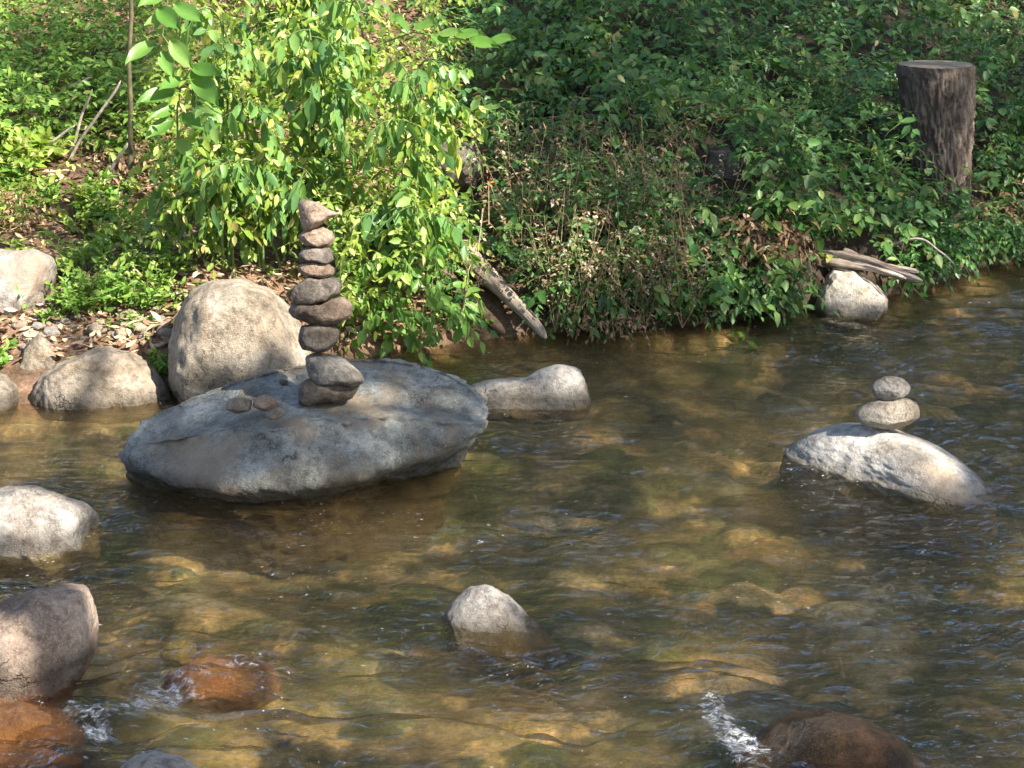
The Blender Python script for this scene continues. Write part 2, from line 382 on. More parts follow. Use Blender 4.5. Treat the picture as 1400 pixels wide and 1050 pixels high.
def loft_rock(name, C, rings, mat, seed, nang=220, nlev=90, amp=0.014, fine=0.011, sm=0.06):
    """rings: top to bottom, each a list of world points round C"""
    A = np.linspace(-math.pi, math.pi, nang, endpoint=False); prof = []
    for rg in rings:
        rg = np.array(rg); dx, dy = rg[:, 0] - C[0], rg[:, 1] - C[1]
        th = np.arctan2(dy, dx); rr = np.hypot(dx, dy); o = np.argsort(th)
        th, rr, zz = th[o], rr[o], rg[o, 2]
        th = np.concatenate([th - 2 * math.pi, th, th + 2 * math.pi]); rr = np.tile(rr, 3); zz = np.tile(zz, 3)
        ks = np.linspace(-sm, sm, 5); r = sum(np.interp(A + k, th, rr) for k in ks) / 5; z = sum(np.interp(A + k, th, zz) for k in ks) / 5
        prof.append(np.stack([C[0] + r * np.cos(A), C[1] + r * np.sin(A), z], -1))
    prof = np.array(prof); n = len(prof); T = np.linspace(0, n - 1, nlev); lev = []
    for t in T:
        i = min(int(t), n - 2); f = t - i
        p0, p1, p2_, p3 = prof[max(i - 1, 0)], prof[i], prof[i + 1], prof[min(i + 2, n - 1)]
        lin = p1 + (p2_ - p1) * f
        cr = 0.5 * (2 * p1 + (p2_ - p0) * f + (2 * p0 - 5 * p1 + 4 * p2_ - p3) * f * f + (3 * p1 - p0 - 3 * p2_ + p3) * f ** 3)
        lev.append(lin * 0.35 + cr * 0.65)
    P = np.array(lev).reshape(-1, 3); i = np.arange(nlev * nang).reshape(nlev, nang); j = np.roll(i, -1, 1)
    F = np.stack([i[:-1], i[1:], j[1:], j[:-1]], -1).reshape(-1, 4)
    # normals
    L = np.array(lev); du = np.roll(L, -1, 1) - np.roll(L, 1, 1); dv = np.gradient(L, axis=0)
    N = unit(np.cross(dv, du)).reshape(-1, 3)
    lay = P.copy(); lay[:, 2] = lay[:, 2] * 3.2 + lay[:, 0] * 0.6
    side = (1 - np.abs(N[:, 2:3]))
    P = P + N * (fbm(P * 5 + seed, 4)[:, None] * amp * (.2 + .6 * side) + fbm(lay * 14 + seed, 4, 0.6)[:, None] * (fine * 0.25 + fine * 1.6 * side))
    top = P[:nang].mean(0); bot = P[-nang:].mean(0); P = np.vstack([P, top, bot])
    faces = [tuple(f) for f in F] + [(len(P) - 2, int(i[0, k]), int(j[0, k])) for k in range(nang)] + [(len(P) - 1, int(j[-1, k]), int(i[-1, k])) for k in range(nang)]
    return mesh_obj(name, P, faces, mat, None, True, (C[0], C[1], float(P[:, 2].min())))

# the flat boulder under the tower
Tfront = [(666, 566, .15), (652, 582, .145), (600, 576, .165), (540, 570, .175), (478, 579, .175), (400, 586, .175), (304, 590, .160), (230, 600, .13), (182, 612, .09)]
Tback = [(157, 618, .085), (176, 590, .12), (238, 556, .16), (300, 533, .195), (360, 514, .22), (420, 501, .23), (480, 494, .235), (540, 496, .235), (600, 508, .22), (645, 532, .20), (664, 552, .17)]
W3 = lambda L: [at_z(a, b, c) for a, b, c in L]
CB = np.array([at_z(420, 548, .2)[0], at_z(420, 548, .2)[1], 0.0])
tb = W3(Tback); T = W3(Tfront) + tb
def sc_ring(r, f, dz=0.0, z=None):
    return [np.array([CB[0] + (p[0] - CB[0]) * f, CB[1] + (p[1] - CB[1]) * f, (p[2] + dz) if z is None else z]) for p in r]
def flat_ring(f):
    zc = .203; return [np.array([CB[0] + (p[0] - CB[0]) * f, CB[1] + (p[1] - CB[1]) * f, zc + (p[2] - zc) * f ** 1.15 + .004 * (1 - f)]) for p in T]
belly = W3([(157, 630, .055), (200, 640, .06), (260, 656, .06), (330, 668, .055), (400, 664, .06), (480, 652, .062), (540, 632, .075), (600, 612, .10), (645, 600, .11), (667, 575, .12)]) + sc_ring(tb[1:-1], 1.04, z=0.09)
wat = W3([(157, 645, 0), (188, 658, 0), (240, 668, 0), (290, 681, 0), (340, 688, 0), (400, 685, 0), (470, 672, 0), (530, 652, 0), (580, 631, 0), (618, 615, 0), (640, 603, 0)]) + sc_ring(tb[1:-1], 1.0, z=0.0)
M['boulder'] = rock_mat('blue_grey_boulder_stone', (0.10, 0.102, 0.09), (0.265, 0.275, 0.25), (0.45, 0.455, 0.42), 8, 1.1, 0.055, stain=(0.27, 0.21, 0.145), stain_th=0.55, seed=1, wetdark=.25)  # wet foot, also darkened to stand for the shadow at the waterline
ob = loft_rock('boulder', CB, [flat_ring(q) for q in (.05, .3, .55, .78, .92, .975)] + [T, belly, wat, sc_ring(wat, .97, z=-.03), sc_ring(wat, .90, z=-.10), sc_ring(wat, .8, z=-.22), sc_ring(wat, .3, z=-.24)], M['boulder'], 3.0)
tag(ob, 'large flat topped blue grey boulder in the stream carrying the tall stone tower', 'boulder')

# stones of the tower, bottom to top
def crop(L): return [(380 + a / 3.386, 260 + b / 3.387) for a, b in L]
tower = [
 ('rough dark slab at the very bottom of the stone tower', [(90, 920), (108, 888), (150, 870), (260, 890), (350, 900), (382, 895), (345, 965), (270, 988), (170, 995), (130, 1008), (95, 990)], 4.70, .062, dict(dark=(.05, .04, .03), mid=(.13, .105, .08), light=(.26, .22, .18)), .04),
 ('speckled grey trapezoid block second from the bottom of the tower', [(122, 772), (160, 750), (240, 755), (320, 785), (385, 850), (404, 887), (350, 914), (260, 917), (165, 922), (145, 870)], 4.70, .065, dict(dark=(.07, .058, .045), mid=(.21, .19, .16), light=(.42, .39, .35)), .03),
 ('rounded dark grey stone with a pale front, third from the tower base', [(92, 660), (105, 622), (180, 615), (260, 620), (286, 650), (284, 710), (240, 748), (180, 758), (110, 738), (94, 700)], 4.70, .055, DARK, .03),
 ('wide lens shaped stone with a pinkish right end in the tower', [(45, 560), (68, 522), (140, 530), (230, 510), (302, 490), (346, 530), (336, 585), (280, 622), (220, 637), (140, 617), (70, 592)], 4.71, .055, BROWN, .02),
 ('smooth dark oval stone tilted up to the right, middle of the tower', [(58, 480), (75, 448), (130, 406), (220, 394), (280, 404), (306, 440), (296, 480), (230, 517), (150, 537), (85, 527)], 4.71, .055, DARK, .02),
 ('thin tan stone resting on the dark tilted oval stone', [(92, 375), (95, 345), (140, 335), (230, 335), (266, 362), (263, 394), (220, 407), (130, 400)], 4.71, .045, PINK, .02),
 ('squarish dark grey stone third from the top of the tower', [(92, 320), (105, 272), (140, 256), (230, 260), (259, 280), (259, 325), (230, 342), (110, 340)], 4.71, .045, DARK, .03),
 ('tan pink lopsided stone directly under the pointed top stone', [(85, 210), (110, 193), (170, 176), (210, 168), (247, 190), (270, 225), (247, 264), (190, 275), (130, 258), (95, 236)], 4.71, .045, PINK, .03),
 ('pointed reddish tan stone crowning the tall tower', [(94, 60), (100, 48), (120, 41), (190, 60), (240, 86), (288, 108), (240, 132), (190, 167), (130, 197), (106, 172)], 4.71, .045, PINK, .02)]
for k, (lab, L, dep, hd, pal, am) in enumerate(tower):
    m = rock_mat('tower_stone', **pal, scale=22, bump=0.8, wet=-0.2, seed=k + 3, spk=0.45)
    tag(blob('stone', crop(L), dep, hd, m, seed=40 + k, sub=5, pw=0.47, amp=am, fine=.012, facets=9, cap=.62), lab, 'stone', 'stones balanced in the tall tower')

def px_rock(name, lab, sil, dep, hd, pal, seed, grp=None, cat='rock', sub=5, scale=9, **kw):
    mk = {k: kw.pop(k) for k in ('wet', 'stain', 'stain_th', 'bump', 'spk', 'algae', 'wetdark') if k in kw}
    m = rock_mat(name + '_stone', **pal, scale=scale, seed=seed, **mk)
    o = blob(name, sil, dep, hd, m, seed=seed, sub=sub, **kw); return tag(o, lab, cat, grp)

# pebbles on the boulder
for k, (cx, cy, w, h, rot, pal, lab) in enumerate([
    (327, 554, 38, 23, -.1, TAN, 'tan wedge shaped pebble, left end of the trio on the flat boulder'),
    (363, 551, 38, 22, 0, PINK, 'pinkish rounded pebble in the middle of the trio on the boulder'),
    (377, 566, 28, 15, -.2, TAN, 'smallest pebble of the trio on the boulder, lying nearest the water'),
    (388, 523, 14, 9, .2, BROWN, 'tiny reddish pebble on the boulder beside the tower base')]):
    px_rock('pebble', lab, ell(cx, cy, w, h, rot, k, .08), (4.63, 4.63, 4.57, 4.78)[k], w / 2600 * 4.7 * .4, pal, 60 + k, 'pebbles lying on the flat boulder', 'pebble', 4, 30, wet=-.2)

# bank and stream rocks
px_rock('boulder', 'rounded tan granite boulder at the water edge behind the stone tower', [(231, 480), (236, 440), (254, 402), (285, 387), (330, 379), (370, 391), (398, 420), (413, 455), (424, 490), (434, 540), (420, 575), (330, 585), (250, 570), (232, 520)], 5.55, .26, TAN, 101, None, 'boulder', 6, 8, wet=.03, amp=.05, pw=.62)
px_rock('boulder', 'pale grey boulder high on the left bank at the photo edge', [(-90, 380), (-50, 348), (0, 343), (50, 339), (72, 352), (80, 380), (72, 415), (50, 440), (15, 457), (-50, 470), (-90, 440)], 5.95, .22, PALE, 102, None, 'boulder', 6, 7, amp=.05, wet=-.2, facets=9, cap=.7, spk=.25, stain=(.34, .25, .19), stain_th=.54)
px_rock('rock', 'low pinkish slab rock lying at the waterline left of the round boulder', [(40, 550), (52, 515), (80, 492), (112, 477), (148, 470), (182, 480), (212, 502), (234, 528), (250, 555), (240, 590), (140, 605), (40, 590)], 5.46, .16, TAN, 103, None, 'rock', 6, 9, wet=.02, amp=.03, fine=.014, facets=12, cap=.66, pw=.42, spk=.2)
px_rock('rock', 'pointed grey rock wedged behind the pinkish slab on the left shore', [(14, 520), (30, 476), (56, 452), (82, 474), (90, 505), (74, 545), (40, 560), (14, 550)], 5.60, .11, TAN, 104, None, 'rock', 6, 14, facets=10, cap=.66, pw=.42, spk=.2)
px_rock('rock', 'light brown rock cut by the left photo edge at the waterline', [(-50, 530), (-20, 512), (8, 512), (24, 530), (28, 560), (20, 590), (-50, 590)], 5.40, .12, TAN, 105, None, 'rock', 5, 12, wet=.02)
px_rock('rock', 'whitish grey rounded rock in the shallows at the left photo edge', [(-90, 700), (-60, 670), (0, 661), (48, 664), (88, 677), (122, 690), (136, 708), (138, 735), (146, 765), (80, 800), (-30, 800), (-90, 770)], 4.28, .17, PALE, 106, None, 'rock', 6, 6, wet=.04, amp=.06, facets=8, cap=.72, stain=(.22, .19, .16), stain_th=.55, algae=(.30, .23, .10))
px_rock('rock', 'tall pinkish tan rock at the lower left beside the white water', [(-90, 880), (-60, 845), (0, 822), (45, 805), (92, 796), (118, 803), (130, 838), (131, 880), (118, 915), (95, 955), (70, 1000), (-30, 1010), (-90, 960)], 3.52, .15, PINK, 107, None, 'rock', 6, 8, wet=.05, amp=.06, spk=.65, stain=(.22, .17, .15), stain_th=.57, facets=7, algae=(.22, .08, .03))
px_rock('rock', 'grey rock top poking out at the bottom left of the photo', [(150, 1075), (165, 1046), (185, 1032), (212, 1027), (245, 1032), (272, 1048), (295, 1075), (290, 1120), (160, 1120)], 3.02, .09, PALE, 108, None, 'rock', 5, 12, wet=.0)
px_rock('rock', 'small sloping grey rock with a brown algae skirt in mid stream', [(600, 850), (620, 820), (642, 802), (668, 800), (696, 815), (722, 840), (750, 868), (780, 905), (700, 930), (610, 905)], 3.77, .08, PALE, 109, None, 'rock', 6, 12, wet=.012, facets=7, cap=.76, pw=.55, amp=.03, algae=(.14, .10, .03))
CR = at_z(1188, 584, .11); CR = np.array([CR[0], CR[1], 0.])
rw = W3([(1071, 623, 0), (1100, 637, 0), (1140, 648, 0), (1180, 658, 0), (1220, 669, 0), (1260, 682, 0), (1300, 693, 0), (1338, 694, 0), (1364, 686, 0), (1345, 662, 0), (1275, 625, 0), (1190, 600, 0), (1110, 600, 0), (1080, 609, 0)])
def dome(q): return [np.array([CR[0] + (p[0] - CR[0]) * q, CR[1] + (p[1] - CR[1]) * q, .118 * (1 - q ** 1.75) * (1 - .10 * math.sin(6 * q))]) for p in rw]
def under(q, z): return [np.array([CR[0] + (p[0] - CR[0]) * q, CR[1] + (p[1] - CR[1]) * q, z]) for p in rw]
o_ = loft_rock('boulder', CR, [dome(q) for q in (.04, .2, .38, .55, .7, .83, .93, 1.)] + [under(1.03, -.04), under(1.0, -.12), under(.4, -.2)], rock_mat('white_boulder_stone', (.24, .22, .19), (.42, .39, .345), (.56, .53, .48), 7, .8, .014, stain=(.36, .27, .18), stain_th=.57, seed=110, spk=.25, algae=(.2, .15, .06)), 9.0, amp=.006, fine=.003, sm=.14)
tag(o_, 'smooth whitish sloping boulder that carries the two stone cairn', 'boulder')
px_rock('stone', 'flattened brown grey lower stone of the two stone cairn', ell(1214, 565, 92, 44, -.08, 3, .05), 4.78, .065, dict(dark=(.15, .13, .105), mid=(.33, .29, .235), light=(.5, .45, .37)), 111, 'stones of the small cairn', 'stone', 5, 16, wet=-.2, amp=.02)
px_rock('stone', 'small pale egg shaped stone on top of the two stone cairn', ell(1217, 532, 54, 35, -.05, 5, .04), 4.78, .045, PALE, 112, 'stones of the small cairn', 'stone', 5, 20, wet=-.2, amp=.02)
px_rock('rock', 'whitish jagged rock with a dark wet base right of the flat boulder', [(600, 545), (640, 528), (662, 520), (695, 516), (720, 515), (740, 503), (766, 497), (792, 504), (801, 524), (808, 552), (800, 575), (730, 580), (610, 570)], 5.40, .085, dict(dark=(.25, .225, .19), mid=(.44, .41, .36), light=(.58, .55, .5)), 113, None, 'rock', 6, 9, wet=.045, amp=.02, fine=.014, facets=10, cap=.68, wetdark=.2, pw=.4)
px_rock('rock', 'pale triangular rock under the driftwood at the far waterline', [(1110, 420), (1118, 392), (1138, 366), (1166, 368), (1196, 384), (1213, 404), (1216, 425), (1200, 455), (1120, 455)], 6.55, .15, dict(dark=(.30, .26, .20), mid=(.5, .45, .37), light=(.62, .58, .5)), 114, None, 'rock', 6, 9, wet=.03, facets=10, cap=.64, pw=.42, spk=.2)
px_rock('rock', 'dark wet brown rock under a sheet of water at the lower right', [(1000, 1045), (1045, 995), (1085, 973), (1130, 969), (1182, 981), (1228, 1008), (1268, 1054), (1280, 1120), (1000, 1130)], 3.20, .13, dict(dark=(.035, .028, .012), mid=(.11, .068, .03), light=(.32, .15, .08)), 115, None, 'rock', 6, 10, wet=.3, algae=(.12, .07, .02), pw=.6)
px_rock('rock', 'rust orange rock just awash left of mid stream', [(222, 930), (240, 908), (290, 897), (345, 901), (380, 920), (388, 955), (330, 980), (235, 970)], 3.72, .12, dict(dark=(.16, .07, .03), mid=(.30, .15, .06), light=(.45, .28, .13)), 116, None, 'rock', 5, 16, wet=.2, algae=(.30, .14, .05), amp=.09)
px_rock('rock', 'rust brown wet rock at the lower left corner below the pink rock', [(-80, 1000), (-30, 965), (30, 960), (85, 972), (118, 1000), (110, 1050), (0, 1070), (-80, 1060)], 3.33, .13, dict(dark=(.20, .08, .03), mid=(.46, .20, .07), light=(.62, .34, .15)), 117, None, 'rock', 5, 12, wet=.2, algae=(.34, .15, .04))
px_rock('rock', 'small olive yellow rock awash beside the rust orange one', [(218, 895), (225, 880), (245, 874), (268, 880), (270, 895), (255, 912), (228, 912)], 3.72, .05, dict(dark=(.18, .14, .04), mid=(.34, .28, .09), light=(.48, .42, .18)), 118, None, 'rock', 4, 18, wet=.2, algae=(.30, .24, .07))
px_rock('rock', 'dark grey rock half hidden among leaves above the fallen log', [(585, 230), (592, 200), (618, 190), (650, 198), (660, 225), (650, 262), (600, 262)], 6.95, .15, DARK, 119, None, 'rock', 5, 9, wet=-.2)
px_rock('rock', 'grey blue rock showing through the brambles above the dry twigs', [(955, 225), (968, 203), (995, 200), (1018, 225), (1024, 255), (1000, 275), (965, 268)], 7.0, .14, DARK, 120, None, 'rock', 5, 9, wet=-.2)
px_rock('rock', 'dark slate rock at the upper left photo edge', [(-50, 100), (-30, 85), (0, 84), (16, 95), (20, 112), (-10, 125), (-50, 120)], 7.95, .1, dict(dark=(.03, .033, .04), mid=(.06, .065, .075), light=(.11, .115, .13)), 121, None, 'rock', 4, 12, wet=-.2)

# pebbles of the left shore
rg = np.random.default_rng(5); pebs = []
for k in range(76):
    t = rg.random(); px = 20 + 215 * t + rg.normal(0, 8); py = 455 - 14 * math.sin(t * 3.1) + rg.normal(0, 15) + (10 if t > .6 else 0)
    if 45 < px < 240 and py > 472: py = 440 + 20 * rg.random()
    p = G(np.array([px]), np.array([py]))[0]; s = 0.010 + 0.022 * rg.random() ** 2
    pal = [TAN, PALE, PINK, dict(dark=(.3, .22, .13), mid=(.48, .38, .25), light=(.62, .54, .42))][k % 4]; pal = {a: tuple(min(.8, c * 1.3) for c in q) for a, q in pal.items()}
    if k < 8:
        V, F = ico(3); Vn = V * (1 + 0.18 * fbm(V * 1.4 + k * 9, 3))[:, None] * np.array([1, .8, .6])
        o = mesh_obj('pebble', Vn, F, rock_mat('shore_pebble_stone', **pal, scale=3.0, seed=k, wet=-.5), None, True); pebs.append(o)
    else:
        o = pebs[k % 8].copy(); COL.objects.link(o)
    o.location = (p[0], p[1], p[2] + s * .3); o.scale = (s, s, s); o.rotation_euler = (rg.uniform(-.3, .3), rg.uniform(-.3, .3), rg.uniform(0, 6.3))
    tag(o, 'small tan or whitish pebble on the sunny left shore', 'pebble', 'pebbles scattered on the left shore')

# ------------------------------------------------------------------ water
def foam_at(px, py):
    f = np.zeros_like(px)
    def blobf(cx, cy, rx, ry, rot, a):
        c, s = math.cos(rot), math.sin(rot); dx, dy = px - cx, py - cy
        u = (dx * c + dy * s) / rx; v = (-dx * s + dy * c) / ry
        return a * np.exp(-(u * u + v * v) * 1.2)
    for a in [(205, 962, 150, 40, -.28, .9), (120, 985, 60, 30, .3, .9), (290, 890, 110, 14, .05, .55), (135, 1005, 50, 20, .1, .9), (330, 915, 70, 10, .1, .75), (405, 880, 30, 14, -.3, .75), (985, 980, 80, 40, .7, .82), (1010, 1030, 90, 44, .5, .9), (905, 880, 28, 14, .2, .55),
              (1280, 688, 22, 7, 0, .5), (430, 684, 90, 4, -.12, .35), (760, 900, 60, 14, .3, .35), (60, 960, 70, 10, 0, .5), (1390, 940, 60, 24, 0, .42), (1340, 880, 80, 30, 0, .33), (620, 770, 60, 8, -.1, .3)]:
        f = np.maximum(f, blobf(*a))
    return f
wx = axis(-2.2, 2.4, 0.0115, -60, 60); wy = axis(2.65, 7.5, 0.0115, 1.2, 12)
WX, WY, WF = grid(wx, wy)
wp = np.stack([WX, WY, 0 * WX], -1).reshape(-1, 3)
qx, qy = to_px(wp); qx = qx.reshape(WX.shape); qy = qy.reshape(WX.shape)
inr = (WY > 2.5) & (WY < 8)
foam = np.where(inr, foam_at(np.where(inr, qx, 0), np.where(inr, qy, 0)), 0)
wpx = WX + 0.10 * perlin(p2(WX * 2.3, WY * 2.3, 9)); wpy = WY + 0.06 * perlin(p2(WX * 2.3, WY * 2.3, 19)) + 0.12 * WX
chop = 0.45 + 0.75 * sstep(-0.3, 0.5, fbm(p2(WX * 1.1, WY * 1.6, 4), 3)) + 0.5 * sstep(4.4, 3.2, WY)
chop = chop * (0.35 + 0.65 * sstep(0.05, 0.5, yw(WX) - WY + 0.25 * sstep(0.2, 1.2, WX)))
chop = chop * (1 - 0.55 * np.exp(-(((WX + 1.1) / .5) ** 2 + ((WY - 5.0) / .35) ** 2)))
wz = chop * (0.024 * perlin(p2(wpx * 2.6, wpy * 6.5, 2)) + 0.018 * perlin(p2(wpx * 6, wpy * 17, 5)) + 0.009 * perlin(p2(wpx * 14, wpy * 36, 8)))
wz = wz + foam * (0.020 * fbm(p2(WX * 22, WY * 30, 3), 3) + 0.012)
def water_mat():
    t = NT('stream_water'); g = t.n('ShaderNodeNewGeometry'); at = t.n('ShaderNodeAttribute', _attribute_name='foam')
    v = t.scale_vec(g.outputs['Position'], (1, 2.4, 1)); v0 = g.outputs['Position']
    n1 = t.noise(v, 26, 4, 0.6, 0.8); n2 = t.noise(v, 90, 3, 0.6, 0.4)
    h = t.math('ADD', n1, t.math('MULTIPLY', n2, 0.22))
    nrm = t.bump(h, 1.0, 0.012)
    dt = t.t.nodes.new('ShaderNodeVectorMath'); dt.operation = 'DOT_PRODUCT'; t.l(g.outputs['Incoming'], dt.inputs[0]); t.l(nrm, dt.inputs[1])
    c = t.math('ABSOLUTE', dt.outputs['Value'])
    fr = t.math('ADD', 0.02, t.math('MULTIPLY', 0.98, t.math('POWER', t.math('SUBTRACT', 1.0, c), 5.0)))
    tr = t.n('ShaderNodeBsdfTransparent', Color=(0.92, 0.87, 0.74, 1))
    rf = t.n('ShaderNodeBsdfRefraction', Color=(0.92, 0.87, 0.74, 1), Roughness=0.0, IOR=1.22); t.l(nrm, rf.inputs['Normal'])
    m0 = t.n('ShaderNodeMixShader', Fac=0.35); t.l(tr.outputs[0], m0.inputs[1]); t.l(rf.outputs[0], m0.inputs[2])
    gl = t.n('ShaderNodeBsdfGlossy', Roughness=0.04); t.l(nrm, gl.inputs['Normal'])
    m1 = t.n('ShaderNodeMixShader'); t.l(fr, m1.inputs[0]); t.l(m0.outputs[0], m1.inputs[1]); t.l(gl.outputs[0], m1.inputs[2])
    fn = t.noise(v, 48, 7, 0.8, 0.6); fs = t.noise(t.scale_vec(g.outputs['Position'], (0.55, 1.7, 1)), 90, 3, 0.6, 0.6); fs2 = t.noise(v0, 5, 3)
    th = t.math('MULTIPLY', at.outputs['Fac'], 0.42)
    fm = t.mapr(t.math('ADD', t.math('SUBTRACT', fn, 0.80), th), 0.0, 0.2, 0, 0.62)
    sparkle_fleck = t.math('MULTIPLY', t.mapr(fs, 0.675, 0.73), t.mapr(fs2, 0.5, 0.62))  # pale flecks paint sparkle off the ripples as well as loose foam
    fs3 = t.noise(v, 62, 2, 0.5, 0.5); fs4 = t.noise(v0, 3.1, 3)
    fm = t.math('MAXIMUM', fm, t.math('MULTIPLY', t.math('MULTIPLY', t.mapr(fs3, 0.70, 0.745), t.mapr(fs4, 0.47, 0.6)), 0.6))  # second layer of painted sparkle and foam flecks
    fm = t.math('MAXIMUM', fm, t.math('MULTIPLY', sparkle_fleck, 0.6))
    df = t.n('ShaderNodeBsdfPrincipled', Roughness=0.35); df.inputs['Base Color'].default_value = (0.78, 0.80, 0.82, 1)
    m2 = t.n('ShaderNodeMixShader'); t.l(fm, m2.inputs[0]); t.l(m1.outputs[0], m2.inputs[1]); t.l(df.outputs[0], m2.inputs[2])
    t.l(m2.outputs[0], t.out.inputs[0]); return t.m
wo = mesh_obj('water', np.stack([WX, WY, wz], -1).reshape(-1, 3), WF, water_mat())
fa = wo.data.attributes.new('foam', 'FLOAT', 'POINT'); fa.data.foreach_set('value', foam.astype(np.float32).ravel())
tag(wo, 'clear shallow brown stream water with ripples, small foam and painted sparkle flecks', None, None, 'structure')

# ------------------------------------------------------------------ foliage builders
class Bag:
    def __init__(s): s.a = []; s.t = []
    def add(s, pos, d, n, L, W, bend=0.15):
        pos = np.atleast_2d(pos); k = len(pos)
        s.a.append((pos, np.broadcast_to(d, (k, 3)), np.broadcast_to(n, (k, 3)), np.broadcast_to(L, k), np.broadcast_to(W, k), np.broadcast_to(bend, k)))
    def tubes(s, P, r0, r1, sides=4):
        P = np.asarray(P, float); s.t.append((P, np.broadcast_to(r0, len(P)), np.broadcast_to(r1, len(P)), sides))
    def leaves(s, simple=False):
        cat = [np.concatenate([x[i] for x in s.a]) for i in range(6)]
        pos, d, n, L, W, bend = cat
        d = unit(d); sd = unit(np.cross(d, n)); n = np.cross(sd, d)
        if simple is True: tpl = [(0, 0, 0), (.45, -.5, 0.06), (1, 0, -.1), (.45, .5, 0.06)]; fc = [(0, 1, 2), (0, 2, 3)]
        elif simple == 'fine':
            tpl, fc = [(0, 0, 0)], []
            for a, w in ((.08, .16), (.2, .36), (.35, .48), (.5, .5), (.65, .43), (.8, .27), (.92, .11)): tpl += [(a, -w, .07), (a, -w * .5, .01), (a, 0, -.035), (a, w * .5, .01), (a, w, .07)]
            tpl.append((1, 0, 0)); z = len(tpl) - 1
            for k in range(4): fc.append((0, k + 2, k + 1)); fc.append((z - 5 + k, z - 4 + k, z))
            for q in range(6):
                for k in range(4): i = 1 + q * 5 + k; fc.append((i, i + 1, i + 6)); fc.append((i, i + 6, i + 5))
        else:
            tpl = [(0, 0, 0), (.28, -.44, .05), (.28, 0, -.03), (.28, .44, .05), (.62, -.40, .02), (.62, 0, -.05), (.62, .40, .02), (1, 0, 0)]
            fc = [(0, 2, 1), (0, 3, 2), (1, 2, 5), (1, 5, 4), (2, 3, 6), (2, 6, 5), (4, 5, 7), (5, 6, 7)]
        V = []
        for (a, b, c) in tpl:
            h = c * W * 2.0 - bend * L * a * a
            V.append(pos + d * (a * L)[:, None] + sd * (b * W)[:, None] + n * h[:, None])
        V = np.stack(V, 1); k = V.shape[1]
        F = (np.arange(len(pos)) * k)[:, None, None] + np.array(fc)[None]
        return V.reshape(-1, 3), F.reshape(-1, 3)
    def stems(s):
        VV, FF, off = [], [], 0
        for P, r0, r1, sd in s.t:
            N, K, _ = P.shape
            T = unit(np.gradient(P, axis=1)); ref = np.where(np.abs(T[..., 2:]) > .8, np.array([1., 0, 0]), np.array([0, 0, 1.]))
            A = unit(np.cross(T, ref)); B = np.cross(T, A)
            r = r0[:, None] + (r1 - r0)[:, None] * np.linspace(0, 1, K)[None]
            ring = [P + (A * math.cos(2 * math.pi * j / sd) + B * math.sin(2 * math.pi * j / sd)) * r[..., None] for j in range(sd)]
            V = np.stack(ring, 2).reshape(-1, 3)
            i = np.arange(N * K * sd).reshape(N, K, sd) + off; j = np.roll(i, -1, 2)
            FF.append(np.stack([i[:, :-1], j[:, :-1], j[:, 1:], i[:, 1:]], -1).reshape(-1, 4)); VV.append(V); off += len(V)
        return np.concatenate(VV), np.concatenate(FF)
def curve(start, d, length, droop, K=6):
    t = np.linspace(0, 1, K)[None, :, None]
    return start[:, None, :] + d[:, None, :] * length[:, None, None] * t - np.array([0, 0, 1.]) * (droop * length)[:, None, None] * t * t
def sprays(bag, start, d, length, nl, L, aspect, droop, hang=0.0, rg=RNG, stem_r=0.0009, spread=0.8, upn=1.0, stems=True, t0=0.15, bend=0.15):
    N = len(start); length = np.broadcast_to(length, N).astype(float); droop = np.broadcast_to(droop, N).astype(float)
    d = unit(d); P = curve(start, d, length, droop, 5)
    if stems: bag.tubes(P, stem_r, stem_r * .5, 3)
    for j in range(nl):
        t = t0 + (1 - t0) * (j + 0.5 * rg.random(N)) / nl; t = t[:, None]
        p = start + d * length[:, None] * t - np.array([0, 0, 1.]) * (droop * length)[:, None] * t * t
        tan = unit(d - np.array([0, 0, 2.]) * droop[:, None] * t)
        sd = unit(np.cross(tan, np.array([0, 0, 1.])) + rg.normal(0, .25, (N, 3))) * (1 if j % 2 else -1)
        if j == nl - 1: ld = tan + rg.normal(0, .2, (N, 3))
        else: ld = tan * .55 + sd * spread + rg.normal(0, .25, (N, 3))
        ld = unit(ld) * (1 - hang) + np.array([0, 0, -1.]) * hang + rg.normal(0, .12, (N, 3))
        nrm = np.array([0, -.35, 1.]) * upn + rg.normal(0, .45, (N, 3))
        l = L * rg.uniform(.6, 1.25, N)
        bag.add(p, unit(ld), nrm, l, l * aspect * rg.uniform(.8, 1.2, N), bend + rg.uniform(-.1, .2, N))
def plant(name, bag, leafm, stemm, origin, label, cat, group=None, kind=None, simple=False):
    if kind == 'stuff':
        V, F = bag.leaves(simple); o = mesh_obj(name, V, F, leafm)
        tag(o, label, cat, group, 'stuff')
        if bag.t:
            V, F = bag.stems(); mesh_obj('stem', V, F, stemm, o)
        return o
    e = empty(name, origin); tag(e, label, cat, group)
    V, F = bag.leaves(simple); mesh_obj('foliage', V, F, leafm, e, origin=np.array(origin))
    if bag.t:
        V, F = bag.stems(); mesh_obj('stem', V, F, stemm, e, origin=np.array(origin))
    return e
def inpoly(px, py, poly):
    poly = np.array(poly); c = np.zeros(px.shape, bool); j = len(poly) - 1
    for i in range(len(poly)):
        a, b = poly[i], poly[j]
        c ^= ((a[1] > py) != (b[1] > py)) & (px < (b[0] - a[0]) * (py - a[1]) / (b[1] - a[1] + 1e-9) + a[0]); j = i
    return c
LITX = lambda py: np.interp(py, [-200, 0, 150, 250, 330, 450], [600, 600, 590, 625, 640, 610])

